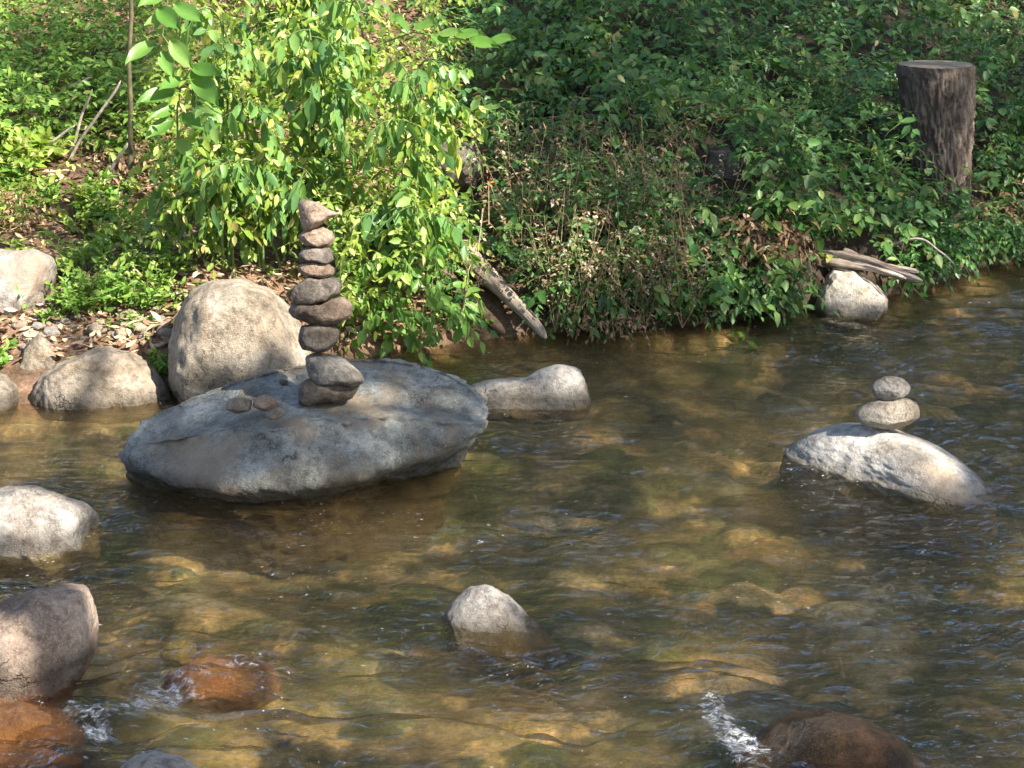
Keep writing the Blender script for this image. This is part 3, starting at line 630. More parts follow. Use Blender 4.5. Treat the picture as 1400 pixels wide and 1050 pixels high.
# right bank: the tangle of brambles
rg = np.random.default_rng(11)
STUMP = [(1226, 78), (1334, 78), (1330, 150), (1318, 230), (1305, 268), (1292, 268), (1280, 215), (1250, 150)]
DRIFT = [(1085, 325), (1180, 335), (1270, 370), (1270, 395), (1213, 400), (1160, 362), (1085, 350)]
ROCKR = [(1110, 428), (1120, 385), (1140, 360), (1200, 380), (1220, 428)]
LOGP = [(625, 335), (668, 350), (748, 450), (742, 470), (690, 462), (630, 385)]
GAPS = [[(955, 222), (970, 200), (1000, 200), (1024, 250), (1000, 270), (968, 255)], [(590, 220), (600, 195), (640, 192), (655, 225), (640, 250), (600, 245)]]
N = 9500
px = rg.uniform(560, 1800, N); py = rg.uniform(-220, 445, N)
k = (px > LITX(py) - 15 + rg.normal(0, 14, N)) & (py < np.interp(px, [w[0] for w in WL], [w[1] for w in WL]) - 2)
px, py = px[k], py[k]; pts = G(px, py)
low = sstep(440, 300, py)
mound = 0.05 + 0.16 * sstep(-.5, .6, fbm(p2(pts[:, 0] * 2.2, pts[:, 1] * 2.2, 7), 3))
lift = rg.random(len(px)) * (mound + 0.06 * low)
st = pts + np.array([0, -.45, .9]) * lift[:, None]
d = unit(np.stack([rg.normal(0, .8, len(px)), -0.35 + rg.normal(0, .5, len(px)), .45 + rg.normal(0, .35, len(px))], -1))
ln = rg.uniform(.09, .24, len(px))
tip = st + d * ln[:, None] * .9 - np.array([0, 0, .35]) * ln[:, None]
mid = (st + tip) / 2; bad = np.zeros(len(px), bool)
for q in (st, mid, tip):
    ax, ay = to_px(q)
    for P_ in [STUMP, DRIFT, ROCKR, LOGP]: bad |= inpoly(ax, ay, P_) & (q[:, 1] < 7.5)
    for P_ in GAPS: bad |= inpoly(ax, ay, P_) & (rg.random(len(px)) < .93)
    bad |= q[:, 2] < 0.015
bad |= fbm(p2(st[:, 0] * 4.5, st[:, 2] * 6.5, 13.), 3) < -.24 + .06 * rg.normal(0, 1, len(px))
k = ~bad; st, d, ln, py_, px_ = st[k], d[k], ln[k], py[k], px[k]
b = Bag()
dull = (px_ > 640) & (px_ < 1000) & (py_ > 200) & (rg.random(len(px_)) < .6)
grp_ = rg.integers(0, 3, len(st))
for gI, (L, asp, nl) in enumerate([(.034, .55, 7), (.046, .62, 6), (.028, .5, 9)]):
    m = (grp_ == gI) & ~dull
    sprays(b, st[m], d[m], ln[m], nl, L, asp, .45, .15, rg)
n = 520; fx = rg.uniform(735, 1560, n); fx = fx[~((fx > 1085) & (fx < 1225)) & ~((fx < 1010) & (rg.random(n) < .6))]; n = len(fx)
fy = np.interp(fx, [w[0] for w in WL], [w[1] for w in WL]) - rg.uniform(2, 26, n)
c = G(fx, fy) + np.array([0, -.05, .05]) + rg.random((n, 1)) * np.array([0, 0, .10])
sprays(b, c, unit(np.stack([rg.normal(0, .7, n), -.7 + rg.normal(0, .3, n), .25 + rg.normal(0, .3, n)], -1)), rg.uniform(.08, .17, n), 8, .028, .55, .55, .25, rg)
# long arching canes
n = 240; c = G(rg.uniform(640, 1650, n), rg.uniform(-60, 380, n)) + np.array([0, 0, .08])
dd = unit(np.stack([rg.normal(0, .9, n), -.3 + rg.normal(0, .3, n), .8 + rg.normal(0, .3, n)], -1))
sprays(b, c, dd, rg.uniform(.3, .75, n), 10, .03, .55, .75, .2, rg, .0013)
patch = fbm(p2(st[:, 0] * 1.7, st[:, 2] * 2.6, 31.), 3)
b3 = Bag(); m = (patch > .12) & ~dull & (rg.random(len(st)) < .5)
sprays(b3, st[m] + np.array([0, -.04, .03]), d[m], ln[m] * 1.15, 5, .050, .60, .5, .25, rg, .0013)
m = (patch < -.15) & (rg.random(len(st)) < .45)
sprays(b3, st[m] + np.array([0, -.03, .03]), d[m] + np.array([0, 0, .6]), ln[m] * 1.3, 12, .024, .36, .25, .05, rg, .0013)
plant('vine_cover', b3, M['leaf_vine'], M['stem_green'], None, 'patches of lighter broader vine leaves scattered over the shaded bramble bank', 'vines', None, 'stuff')
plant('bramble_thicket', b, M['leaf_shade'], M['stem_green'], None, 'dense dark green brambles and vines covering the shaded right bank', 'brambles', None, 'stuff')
b = Bag(); m = dull
sprays(b, st[m], d[m], ln[m] * .8, 8, .022, .5, .4, .1, rg)
n = 260; fx = rg.uniform(640, 960, n); fy = rg.uniform(200, 440, n); kq = ~inpoly(fx, fy - 10, LOGP) & ~inpoly(fx, fy + 25, LOGP); fx, fy = fx[kq], fy[kq]; n = len(fx); c = G(fx, fy) + np.array([0, -.12, .06]); q = rg.random(n) < .5
b4 = Bag(); sprays(b4, c, unit(np.stack([rg.normal(0, .35, n), -.25 + rg.normal(0, .25, n), np.ones(n)], -1)), rg.uniform(.1, .26, n), 9, .020, .36, .15, .35, rg, .0014)
plant('dry_stalks', b4, M['leaf_dry'], M['stem_tan'], None, 'brown withered stalks mixed through the lower middle of the thicket', 'dry stalks', None, 'stuff')
plant('weed_cover', b, M['leaf_dull'], M['stem_tan'], None, 'dull olive small leaved ground cover at the foot of the right bank', 'ground cover', None, 'stuff')

# tall seed-head weeds at the water edge of the right bank
def seed_weed(rg, h):
    b, hb = Bag(), []
    n = 5; s = np.zeros((n, 3)); d = unit(np.stack([rg.normal(0, .22, n), rg.normal(-.1, .2, n), np.ones(n)], -1)); ln = h * rg.uniform(.65, 1, n)
    sprays(b, s, d, ln, 16, .024, .42, .10, .2, rg, .0016, t0=.08)
    for q in range(3):
        t = rg.uniform(.4, .97, n)[:, None]; p = s + d * ln[:, None] * t - np.array([0, 0, 1.]) * (.1 * ln)[:, None] * t * t
        dd = unit(np.stack([rg.normal(0, .8, n), rg.normal(-.3, .6, n), rg.uniform(.1, .8, n)], -1)); ll = rg.uniform(.05, .1, n)
        for z in range(n):
            h = Bag(); sprays(h, p[z:z + 1], dd[z:z + 1], ll[z:z + 1], 7, .013, .55, .4, .2, rg, .0008, t0=.2); hb.append(h)
    return b, hb
protos = []
wsp = [(758, 446), (740, 400), (775, 448), (800, 440), (820, 452), (845, 430), (862, 450), (880, 446), (905, 432), (930, 440), (715, 330), (770, 330), (850, 330), (915, 320), (985, 300), (700, 270)]
rg = np.random.default_rng(31)
for k, (a, c) in enumerate(wsp):
    p = G(np.array([a]), np.array([min(c, np.interp(a, [w[0] for w in WL], [w[1] for w in WL]) - 3)]))[0]
    if k < 4:
        b, hb = seed_weed(rg, .50)
        e = plant('seed_weed', b, M['leaf_dull'], M['stem_tan'], (0, 0, 0), None, None)
        for h in hb:
            V, F = h.leaves(); mesh_obj('seed_head', V, F, M['bract'], e)
        protos.append(e)
    else: e = copy_tree(protos[k % 4], (0, 0, 0))
    e.location = p + np.array([0, -.08, 0]); e.rotation_euler = (0, 0, rg.uniform(-.5, .5)); s = rg.uniform(.75, 1.1); e.scale = (s, s, s)
    tag(e, 'spindly olive weed with pale papery seed heads on the shaded right bank', 'weed', 'seed head weeds along the right bank')

# dry brown clumps
def dry_clump(px, py, n, rad, lab, L=.035, h=.15):
    rg = np.random.default_rng(int(px)); p = G(np.array([px]), np.array([py]))[0]
    s = p + rg.normal(0, 1, (n, 3)) * np.array([rad, .05, .03]) + np.array([0, -.12, .06])
    d = unit(np.stack([rg.normal(0, .8, n), rg.normal(-.4, .4, n), rg.normal(.2, .6, n)], -1)); b = Bag()
    sprays(b, s, d, rg.uniform(.5, 1.2, n) * h, 5, L, .35, .5, .3, rg, .001)
    plant('dead_shrub', b, M['leaf_dry'], M['stem_brown'], tuple(p), lab, 'dead shrub')
dry_clump(1035, 335, 170, .075, 'brown dead twiggy clump among the brambles left of the driftwood')
dry_clump(1392, 300, 80, .08, 'brown withered clump right of the stump at the photo edge')
dry_clump(830, 452, 60, .09, 'small tan dried tuft overhanging the water below the seed weeds', .02, .09)
dry_clump(560, 258, 60, .08, 'pale dried flower clump behind the sunny drooping shrubs', .02, .1)

# stump
def stump():
    top = at_y(1280, 88, 7.32); bot = at_y(1291, 330, 7.25); ax = top - bot; ht = np.linalg.norm(ax)
    nA, nL = 160, 110; A = np.linspace(0, 2 * math.pi, nA, endpoint=False); V = []
    for i in range(nL):
        t = i / (nL - 1); c = bot + ax * t; r = .075 + .07 * t ** .8
        q = np.stack([np.cos(A) * 7, np.sin(A) * 7, np.full(nA, t * 6.5)], -1)
        rid = np.abs(perlin(q * np.array([1.0, 1.0, 1.0]) + fbm(q * .6, 2)[:, None] * .5)); rr = r * (1 + .06 * fbm(q * .25, 2)) + (.019 * (np.minimum(rid * 2.4, .8) - .5)) * (1 if t < .97 else .6) + .006 * fbm(q * 3, 3)
        V.append(np.stack([c[0] + rr * np.cos(A), c[1] + rr * np.sin(A), np.full(nA, c[2])], -1))
    V = np.array(V).reshape(-1, 3); i = np.arange(nA * nL).reshape(nL, nA); j = np.roll(i, -1, 1)
    F = np.stack([i[:-1], j[:-1], j[1:], i[1:]], -1).reshape(-1, 4)
    e = empty('tree_stump', tuple(bot)); tag(e, 'grey barked sawn tree stump standing among the brambles at the right', 'tree stump')
    mesh_obj('bark', V, F, M['stump_bark'], e, origin=bot)
    rim = V[-nA:]; c = rim.mean(0); VV = [c + np.array([0, 0, .004])]
    FF = []
    for k, f in enumerate((.35, .7, .93, .985)):
        for p in rim: VV.append(c + (p - c) * f + np.array([0, 0, .003 if f < .9 else 0.0005]))
        for a in range(nA):
            b_ = (a + 1) % nA; o = 1 + k * nA
            if k == 0: FF.append((0, o + a, o + b_))
            else: FF.append((o - nA + a, o + a, o + b_, o - nA + b_))
    mesh_obj('cut_top', VV, FF, M['cut_wood'], e, origin=c)
stump()

# driftwood and logs: bent tapering poles built along local X
def pole(name, a, b, r0, r1, mat, lab, cat, seed, sag=0.0, ridge=.25, grp=None, nA=20, nL=60):
    a, b = np.array(a), np.array(b); ln = np.linalg.norm(b - a); A = np.linspace(0, 2 * math.pi, nA, endpoint=False); V = []
    for i in range(nL):
        t = i / (nL - 1); r = (r0 + (r1 - r0) * t) * (1 - .75 * max(0, (t - .93) / .07) ** 2) * (1 - .75 * max(0, (.04 - t) / .04) ** 2)
        q = np.stack([np.cos(A) * 2.2, np.sin(A) * 2.2, np.full(nA, t * 2.5)], -1) + seed
        rr = r * (1 + ridge * fbm(q, 3) + ridge * .5 * fbm(q * np.array([3, 3, .8]), 2))
        w = perlin(np.array([[t * 2.5, seed, 1.]]))[0] * .03 * ln; w2 = perlin(np.array([[t * 2.5, seed, 7.]]))[0] * .03 * ln
        V.append(np.stack([np.full(nA, t * ln), w + rr * np.cos(A), w2 - sag * t * (1 - t) * 4 + rr * np.sin(A)], -1))
    V = np.array(V).reshape(-1, 3); i = np.arange(nA * nL).reshape(nL, nA); j = np.roll(i, -1, 1)
    F = [tuple(f) for f in np.stack([i[:-1], j[:-1], j[1:], i[1:]], -1).reshape(-1, 4)] + [tuple(i[0][::-1]), tuple(i[-1])]
    o = mesh_obj(name, V, F, mat); o.location = Vector(a)
    o.rotation_mode = 'QUATERNION'; o.rotation_quaternion = Vector(b - a).to_track_quat('X', 'Z')
    return tag(o, lab, cat, grp)
def surf(a, c, off):
    p = G(np.array([a]), np.array([c]))[0]; return p - unit(p - CAM) * off
pole('fallen_log', surf(622, 338, .15), surf(745, 464, .06), .040, .014, M['drift'], 'weathered split log slanting into the water right of the sunny shrubs', 'log', 3.3, -.02, .25)
pole('fallen_log', surf(600, 372, .07), surf(690, 456, .03), .03, .016, M['stem_brown'], 'dark rotting log end behind the weathered slanting log', 'log', 13.3, 0, .3)
pole('driftwood', at_y(1085, 338, 6.75), at_y(1262, 384, 6.45), .022, .012, M['drift'], 'longest bleached driftwood branch lying over the triangular rock', 'driftwood', 5.1, -.01, .4)
pole('driftwood', at_y(1095, 352, 6.70), at_y(1240, 378, 6.42), .020, .008, M['drift'], 'lower driftwood branch under the longest bleached one', 'driftwood', 6.1, -.005, .4)
pole('driftwood', at_y(1150, 345, 6.66), at_y(1256, 374, 6.5), .015, .008, M['drift'], 'short splintered driftwood piece on top of the driftwood heap', 'driftwood', 7.4, 0, .5)
pole('branch', at_y(1215, 335, 6.7), at_y(1305, 362, 6.55), .006, .003, M['twig'], 'thin bare curved branch over the water right of the driftwood', 'branch', 8.4, -.05, .2, nA=8)
for k, (a, b_, y, lab) in enumerate([((92, 215), (128, 122), 7.0, 'pale broken stick standing steeply on the left bank'), ((90, 222), (165, 110), 6.95, 'longest pale bare stick leaning beside the thin sapling trunk'), ((55, 205), (102, 172), 6.9, 'short grey stick lying low left of the leaning sticks'), ((150, 235), (175, 195), 6.6, 'short pale stick leaning by the dry grass tuft'), ((95, 120), (125, 106), 7.3, 'whitish stub of wood among leaves on the upper left bank')]):
    pole('stick', at_y(*a, y), at_y(*b_, y - .05), .007, .004, M['twig'], lab, 'stick', 20.3 + k, 0, .25, 'bare sticks on the left bank', nA=10, nL=24)
pole('twig', at_y(1147, 898, 3.62), at_y(1153, 928, 3.62), .005, .004, M['stem_tan'], 'small upright twig sticking out of the water at the lower right', 'twig', 2.2, 0, .2, nA=8, nL=16)

# ------------------------------------------------------------------ sunny left bank
rg = np.random.default_rng(77)
# litter
N = 14000; px = rg.uniform(-300, 640, N); py = rg.uniform(-150, 500, N)
k = (py < np.interp(px, [w[0] for w in WL], [w[1] for w in WL]) - 12); pts = G(px[k], py[k]); n = len(pts)
b = Bag(); b.add(pts + np.array([0, 0, .006]) + rg.random((n, 1)) * np.array([0, 0, .02]), unit(np.stack([rg.normal(0, 1, n), rg.normal(0, 1, n), rg.normal(0, .25, n)], -1)), np.array([0, 0, 1.]) + rg.normal(0, .35, (n, 3)), rg.uniform(.014, .055, n), rg.uniform(.006, .024, n), rg.uniform(-.3, .4, n))
plant('leaf_litter', b, M['litter'], None, None, 'brown and tan dead leaves covering the left bank', 'leaf litter', None, 'stuff')
# undergrowth: small yellow-green leaves
N = 7000; px = rg.uniform(-250, 650, N); py = rg.uniform(-160, 480, N)
dens = np.where(px > 215, .95, .16) * np.where(py > 380, sstep(430, 470, px) , 1)
pn = fbm(p2(px * .012, py * .016, 8.), 3); dens = np.where((px < 215) & (py > 190), .55 + .6 * pn, dens); dens = np.where((px < 110) & (py > 190), .5 + .6 * pn, dens); dens = np.where((px < 240) & (py > 385), .0, dens)
k = (px < LITX(py) + 20) & (py < np.interp(px, [w[0] for w in WL], [w[1] for w in WL]) - 6) & (rg.random(N) < dens)
px, py = px[k], py[k]; pts = G(px, py); n = len(pts)
lift = rg.random(n) * np.where(px > 215, .46, .16)
st = pts + np.array([0, -.5, .8]) * lift[:, None]
ax, ay = to_px(st); kk = st[:, 2] > .03; kk &= fbm(p2(st[:, 0] * 5, st[:, 2] * 5, 3.), 3) > -.16 + .1 * rg.normal(0, 1, n); kk &= ~((ax < 440) & (ay > 378)); kk &= ~inpoly(ax, ay + 15, LOGP); st = st[kk]; n = len(st)
d = unit(np.stack([rg.normal(0, .8, n), -.35 + rg.normal(0, .5, n), .35 + rg.normal(0, .5, n)], -1))
b = Bag(); h_ = rg.random(n) < .5
sprays(b, st[h_], d[h_], rg.uniform(.08, .2, h_.sum()), 8, .024, .5, .4, .15, rg); sprays(b, st[~h_], d[~h_], rg.uniform(.06, .16, (~h_).sum()), 7, .034, .5, .5, .25, rg)
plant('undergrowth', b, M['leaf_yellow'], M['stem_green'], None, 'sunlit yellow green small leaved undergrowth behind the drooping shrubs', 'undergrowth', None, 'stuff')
# dark low cover upper left
N = 2600; px = rg.uniform(-250, 240, N); py = rg.uniform(-30, 215, N); pts = G(px, py); k = rg.random(N) < np.interp(py, [-30, 40, 80, 200], [.35, .4, .95, .8]); pts = pts[k]; n = len(pts)
b = Bag(); sprays(b, pts + rg.random((n, 1)) * np.array([0, -.08, .22]), unit(np.stack([rg.normal(0, .8, n), -.2 + rg.normal(0, .5, n), .5 + rg.normal(0, .3, n)], -1)), rg.uniform(.08, .2, n), 6, .035, .5, .4, .1, rg)
plant('ground_cover', b, M['leaf_weed'], M['stem_green'], None, 'patchy green ground cover over the litter on the upper left bank', 'ground cover', None, 'stuff')

# drooping shrubs: arching canes with hanging leaves
def droop_shrub(base_px, xs, tops, ncane, seed, lab, L=.074):
    rg = np.random.default_rng(seed); base = G(np.array([base_px[0]]), np.array([base_px[1]]))[0]
    b = Bag(); b2q, b2d = [], []
    for c in range(ncane):
        tx = rg.uniform(*xs); ty = rg.uniform(*tops); yy = base[1] + rg.uniform(-.45, .05)
        tip = at_y(tx, ty, yy); s = base + np.array([rg.normal(0, .07), rg.normal(0, .06), 0])
        hgt = tip[2] - s[2]; top = np.array([s[0] * .35 + tip[0] * .65, s[1] * .5 + tip[1] * .5, tip[2] + .10 + .05 * rg.random()])
        t = np.linspace(0, 1, 14)[:, None]; P = (1 - t) ** 2 * s + 2 * t * (1 - t) * (2 * top - .5 * (s + tip)) * 1.0 + t ** 2 * tip
        P = (1 - t) ** 2 * s + 2 * t * (1 - t) * np.array([s[0] * .8 + tip[0] * .2, s[1] * .7 + tip[1] * .3, tip[2] + .22 * abs(hgt)]) + t ** 2 * tip
        b.tubes(P[None], .006, .002, 6)
        nt = 9; tt = rg.uniform(.28, 1, nt)
        idx = tt * 13; i0 = np.minimum(idx.astype(int), 12); f = (idx - i0)[:, None]; q = P[i0] * (1 - f) + P[i0 + 1] * f
        dd = unit(np.stack([rg.normal(0, .9, nt), rg.normal(-.5, .5, nt), rg.normal(.0, .35, nt)], -1))
        hs = rg.random(nt) < .6
        sprays(b, q[hs], dd[hs], rg.uniform(.07, .18, hs.sum()), 5, L, .47, .5, .72, rg, .0016, upn=.25, bend=.12)
        sprays(b, q[~hs], dd[~hs], rg.uniform(.06, .2, (~hs).sum()), 7, L * .68, .55, .4, .4, rg, .0014, upn=.6, bend=.15)
        b2q.append(q + rg.normal(0, .06, q.shape)); b2d.append(dd)
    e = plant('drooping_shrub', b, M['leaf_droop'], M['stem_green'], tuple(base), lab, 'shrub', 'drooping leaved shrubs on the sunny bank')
    b2 = Bag(); q, dd = np.concatenate(b2q), np.concatenate(b2d); q = np.concatenate([q, q + rg.normal(0, .05, q.shape)]); dd = np.concatenate([dd, -dd])
    sprays(b2, q, dd, rg.uniform(.05, .12, len(q)), 4, L * .5, .5, .4, .3, rg, .0012, upn=.7, stems=False)
    V, F = b2.leaves(); mesh_obj('young_foliage', V, F, M['leaf_yellow'], e, origin=base)
    return e
droop_shrub((330, 372), (205, 350), (10, 300), 11, 5, 'drooping leaved shrub left of the stone tower above the round boulder')
droop_shrub((430, 360), (330, 520), (-15, 260), 15, 6, 'largest drooping leaved shrub rising directly behind the stone tower')
droop_shrub((555, 390), (470, 630), (90, 330), 11, 7, 'drooping leaved shrub right of the tower beside the shaded thicket')
droop_shrub((450, 120), (230, 560), (-80, 60), 13, 8, 'drooping leaved shrub on the upper bank cut by the top edge', .07)

# low sprays hanging to the water right of the tower
rg = np.random.default_rng(91); b = Bag(); n = 46
q = at_y(rg.uniform(470, 615, n), rg.uniform(330, 450, n), 5.95 + rg.uniform(-.12, .1, n))
sprays(b, q, unit(np.stack([rg.normal(.1, .7, n), rg.normal(-.5, .3, n), rg.normal(.1, .4, n)], -1)), rg.uniform(.08, .18, n), 6, .046, .55, .8, .45, rg, .0014, upn=.4)
plant('leafy_vine', b, M['leaf_big'], M['stem_green'], (-.3, 5.95, .2), 'bright leafy vine hanging over the water right of the stone tower', 'vine', simple='fine')

# sapling with broad leaves
b = Bag()
T3 = lambda L, y: np.array([at_y(a, c, y) for a, c in L])[None]
tk = Bag(); tk.tubes(T3([(178, 232), (179, 150), (176, 80), (180, 20), (177, -60)], 6.35), .009, .007, 7)
b.tubes(T3([(243, 200), (242, 150), (247, 118), (262, 92), (240, 75), (222, 48), (228, 10), (232, -30)], 5.85), .0035, .002, 5)
lv = [((213, 57), (171, 83)), ((232, 54), (262, 92)), ((220, 70), (236, 104)), ((250, 108), (219, 119)), ((262, 95), (297, 142)), ((241, 126), (188, 136)), ((240, 144), (203, 160)), ((239, 163), (199, 186)), ((245, 156), (282, 176)), ((241, 190), (265, 216)), ((231, 20), (197, 32)), ((236, 5), (278, 28)), ((215, 10), (245, 38)), ((262, 92), (300, 100)), ((228, -10), (190, 5))]
for a, c in lv:
    A_, C_ = at_y(*a, 5.84), at_y(*c, 5.78 + random.uniform(-.03, .03)); v = C_ - A_; l = np.linalg.norm(v)
    b.add(A_, v / l, np.array([random.uniform(-.3, .3), -.8, .6]), l * 1.02, l * .46, .12)
o_ = at_y(178, 215, 6.35); e_ = plant('sapling', b, M['leaf_big'], M['stem_green'], tuple(o_), 'thin brown sapling with broad pointed leaves at the left', 'sapling', simple='fine')
V, F = tk.stems(); mesh_obj('trunk', V, F, M['stem_olive'], e_, origin=o_)
# twig reaching right at the top
b = Bag(); b.tubes(T3([(520, 60), (565, 44), (620, 52), (670, 60), (700, 55)], 5.8), .003, .0015, 5)
for a, c in [((565, 40), (598, 30)), ((600, 48), (632, 42)), ((622, 50), (660, 44)), ((640, 56), (682, 62)), ((668, 58), (705, 50)), ((560, 45), (540, 20)), ((590, 48), (615, 62))]:
    A_, C_ = at_y(*a, 5.8), at_y(*c, 5.76); v = C_ - A_; l = np.linalg.norm(v); b.add(A_, v / l, np.array([random.uniform(-.2, .2), -.6, .8]), l, l * .5, .1)
plant('leafy_branch', b, M['leaf_big'], M['stem_green'], tuple(at_y(520, 60, 5.8)), 'slender branch with oval leaves reaching right near the top', 'branch', simple='fine')

# low weeds
def weed(px, py, n, h, rad, seed, lab, L=.026, lean=(0, -.3), mat='leaf_weed', asp=.45, grp=None, lift=0):
    rg = np.random.default_rng(seed); p = G(np.array([px]), np.array([py]))[0] + np.array([0, 0, lift]); n0 = n
    s = p + rg.normal(0, 1, (n, 3)) * np.array([rad, rad * .6, 0]); s[:, 2] = [max(hz(a, c), 0) + lift for a, c in s[:, :2]]
    d = unit(np.stack([lean[0] + rg.normal(0, .35, n), lean[1] + rg.normal(0, .3, n), np.ones(n)], -1)); b = Bag()
    sprays(b, s, d, h * rg.uniform(.5, 1.1, n), 11, L, asp, .25, .1, rg, .0013, t0=.2)
    return plant('weed', b, M[mat], M['stem_green'], tuple(p), lab, 'weed', grp)
weed(105, 425, 34, .15, .05, 1, 'bright leafy weed clump right of the pale left boulder')
weed(155, 415, 40, .19, .06, 2, 'tallest low weed clump between the two left boulders')
weed(205, 420, 34, .16, .05, 3, 'weed clump growing against the left side of the round boulder')
weed(130, 370, 36, .16, .08, 4, 'weed patch on the slope above the shore pebbles')
weed(215, 375, 32, .15, .06, 12, 'weed patch directly above the round boulder shoulder')
weed(75, 440, 12, .07, .025, 5, 'tiny yellow green weed tuft beside the shore pebbles', .018)
weed(168, 445, 14, .05, .05, 13, 'creeping pale weed trailing over the pink slab rock', .016)
weed(222, 510, 16, .07, .03, 6, 'small weed tuft in the gap between slab and round boulder', .026)
weed(255, 520, 8, .05, .015, 14, 'small grey green sprig at the foot of the round boulder', .02)
weed(-4, 500, 14, .10, .02, 7, 'green weed tuft at the left photo edge above the water', .03)
weed(15, 415, 6, .07, .01, 8, 'small light green sprig in front of the pale left boulder', .024, (0, -1), lift=.03)
weed(20, 150, 12, .12, .03, 9, 'yellow green plant below the dark slate rock', .045)
weed(75, 200, 10, .10, .03, 10, 'round leaved seedling beside the leaning sticks', .04, asp=.7)
weed(20, 255, 40, .09, .045, 11, 'yellowish ferny weed patch on the sunny litter', .02, mat='leaf_yellow')
rg = np.random.default_rng(44); pro = []
for k in range(26):
    a_, c_ = rg.uniform(-20, 215), rg.uniform(195, 385)
    if a_ < 85 and c_ > 320: c_ -= 110
    if k < 3:
        b = Bag(); n = 12; dd = unit(np.stack([rg.normal(0, .45, n), rg.normal(-.2, .4, n), np.ones(n)], -1)); sprays(b, rg.normal(0, .012, (n, 3)) * np.array([1, 1, 0]), dd, rg.uniform(.06, .13, n), 8, (.03, .04, .022)[k], (.5, .6, .4)[k], .3, .1, rg, .0013, t0=.2)
        e = plant('weed', b, M[('leaf_weed', 'leaf_yellow', 'leaf_weed')[k]], M['stem_green'], (0, 0, 0), None, None); pro.append(e)
    else: e = copy_tree(pro[k % 3], (0, 0, 0))
    e.location = G(np.array([a_]), np.array([c_]))[0]; sc = rg.uniform(.8, 1.35); e.scale = (sc, sc, sc); e.rotation_euler = (0, 0, rg.uniform(-1, 1))
    tag(e, 'low leafy weed growing through the dead leaves on the open left slope', 'weed', 'weeds on the open left slope')
dry_clump(180, 235, 60, .05, 'pinkish tan dry grass tuft on the left bank', .03, .1)
dry_clump(35, 300, 70, .05, 'reddish dry fern litter heap above the pale left boulder', .02, .07)

# trailing plants by the water on the right
def trail(name, pts, y, leaves, lab, mat='leaf_big', stem='stem_green', r=.0025, cat='vine'):
    b = Bag(); ys = np.linspace(y[0], y[1], len(pts)); P = np.array([at_y(a, c, q) for (a, c), q in zip(pts, ys)])
    b.tubes(P[None], r, r * .5, 5)
    for (t, dx, dy, L) in leaves:
        i = t * (len(P) - 1); i0 = min(int(i), len(P) - 2); A_ = P[i0] + (P[i0 + 1] - P[i0]) * (i - i0)
        v = unit(np.array([dx, -.25, dy])); b.add(A_, v, np.array([random.uniform(-.3, .3), -.5, .8]), L, L * .5, .15)
    plant(name, b, M[mat], M[stem], tuple(P[0]), lab, cat, simple='fine')
trail('vine', [(935, 375), (955, 400), (985, 430), (1012, 458), (1022, 468)], (6.6, 6.2), [(.35, -1, .2, .04), (.45, 1, .3, .05), (.55, 1, -.1, .045), (.75, -1, .1, .05), (.8, -.3, -1, .04), (.97, .6, -.3, .05), (.9, -.5, .6, .04)], 'sunlit trailing stem with few leaves dipping into the water')
trail('vine', [(1085, 300), (1090, 350), (1092, 400), (1105, 435)], (6.75, 6.45), [(.3, -1, -.2, .05), (.4, 1, -.3, .05), (.55, -1, 0, .05), (.65, 1, .1, .05), (.8, -1, .1, .05), (.85, 1, -.1, .05), (.7, .1, -1, .05)], 'dark leafy vine hanging left of the triangular rock', 'leaf_shade')
trail('vine', [(1215, 340), (1235, 365), (1250, 395), (1265, 412)], (6.6, 6.4), [(.2, -1, .2, .04), (.35, -1, -.1, .04), (.4, 1, .1, .04), (.55, -.6, -.6, .04), (.6, 1, .2, .045), (.8, 1, -.2, .035)], 'small leafy vine hanging over the driftwood tip', 'leaf_weed')
trail('seedling', [(1018, 438), (1019, 425), (1020, 418)], (6.3, 6.3), [(.9, -.5, .9, .045), (.9, .6, .7, .05), (.5, -1, -.1, .04), (.5, 1, 0, .04)], 'two leaved seedling standing at the water edge right of the trailing stem', 'leaf_shade', cat='seedling')
trail('leafy_vine', [(640, 300), (642, 350), (638, 400), (630, 452)], (6.05, 5.85), [(.6, -1, .1, .06), (.65, 1, .2, .05), (.75, 1, -.6, .06), (.8, .8, -.8, .06), (.88, -.8, -.7, .055), (.9, .3, -1, .06), (.97, -.4, -.9, .06), (.5, -1, .4, .045), (.4, 1, .3, .04)], 'round leaved vine dangling left of the slanting log', 'leaf_big')
trail('cane', [(780, 140), (830, 175), (880, 190), (935, 240)], (7.2, 6.9), [(.2, 1, .3, .04), (.4, -1, .2, .04), (.6, 1, .1, .04), (.8, .7, .5, .04)], 'thin arching cane across the middle of the shaded thicket', 'leaf_shade', 'stem_tan', .002, 'cane')
trail('cane', [(1155, 120), (1165, 60), (1150, 20), (1110, 10)], (7.5, 7.3), [(.2, 1, .3, .04), (.4, -1, .2, .04), (.6, 1, .1, .05), (.8, .7, .5, .04)], 'upright arching cane left of the stump', 'leaf_shade', 'stem_green', .002, 'cane')
trail('cane', [(1235, 165), (1215, 180), (1190, 215), (1180, 250)], (7.0, 6.95), [(.05, 1, .3, .06), (.05, -.3, 1, .04), (.3, -1, .2, .04), (.6, 1, .1, .04)], 'forked cane with large leaves crossing in front of the stump', 'leaf_shade', 'stem_green', .0025, 'cane')
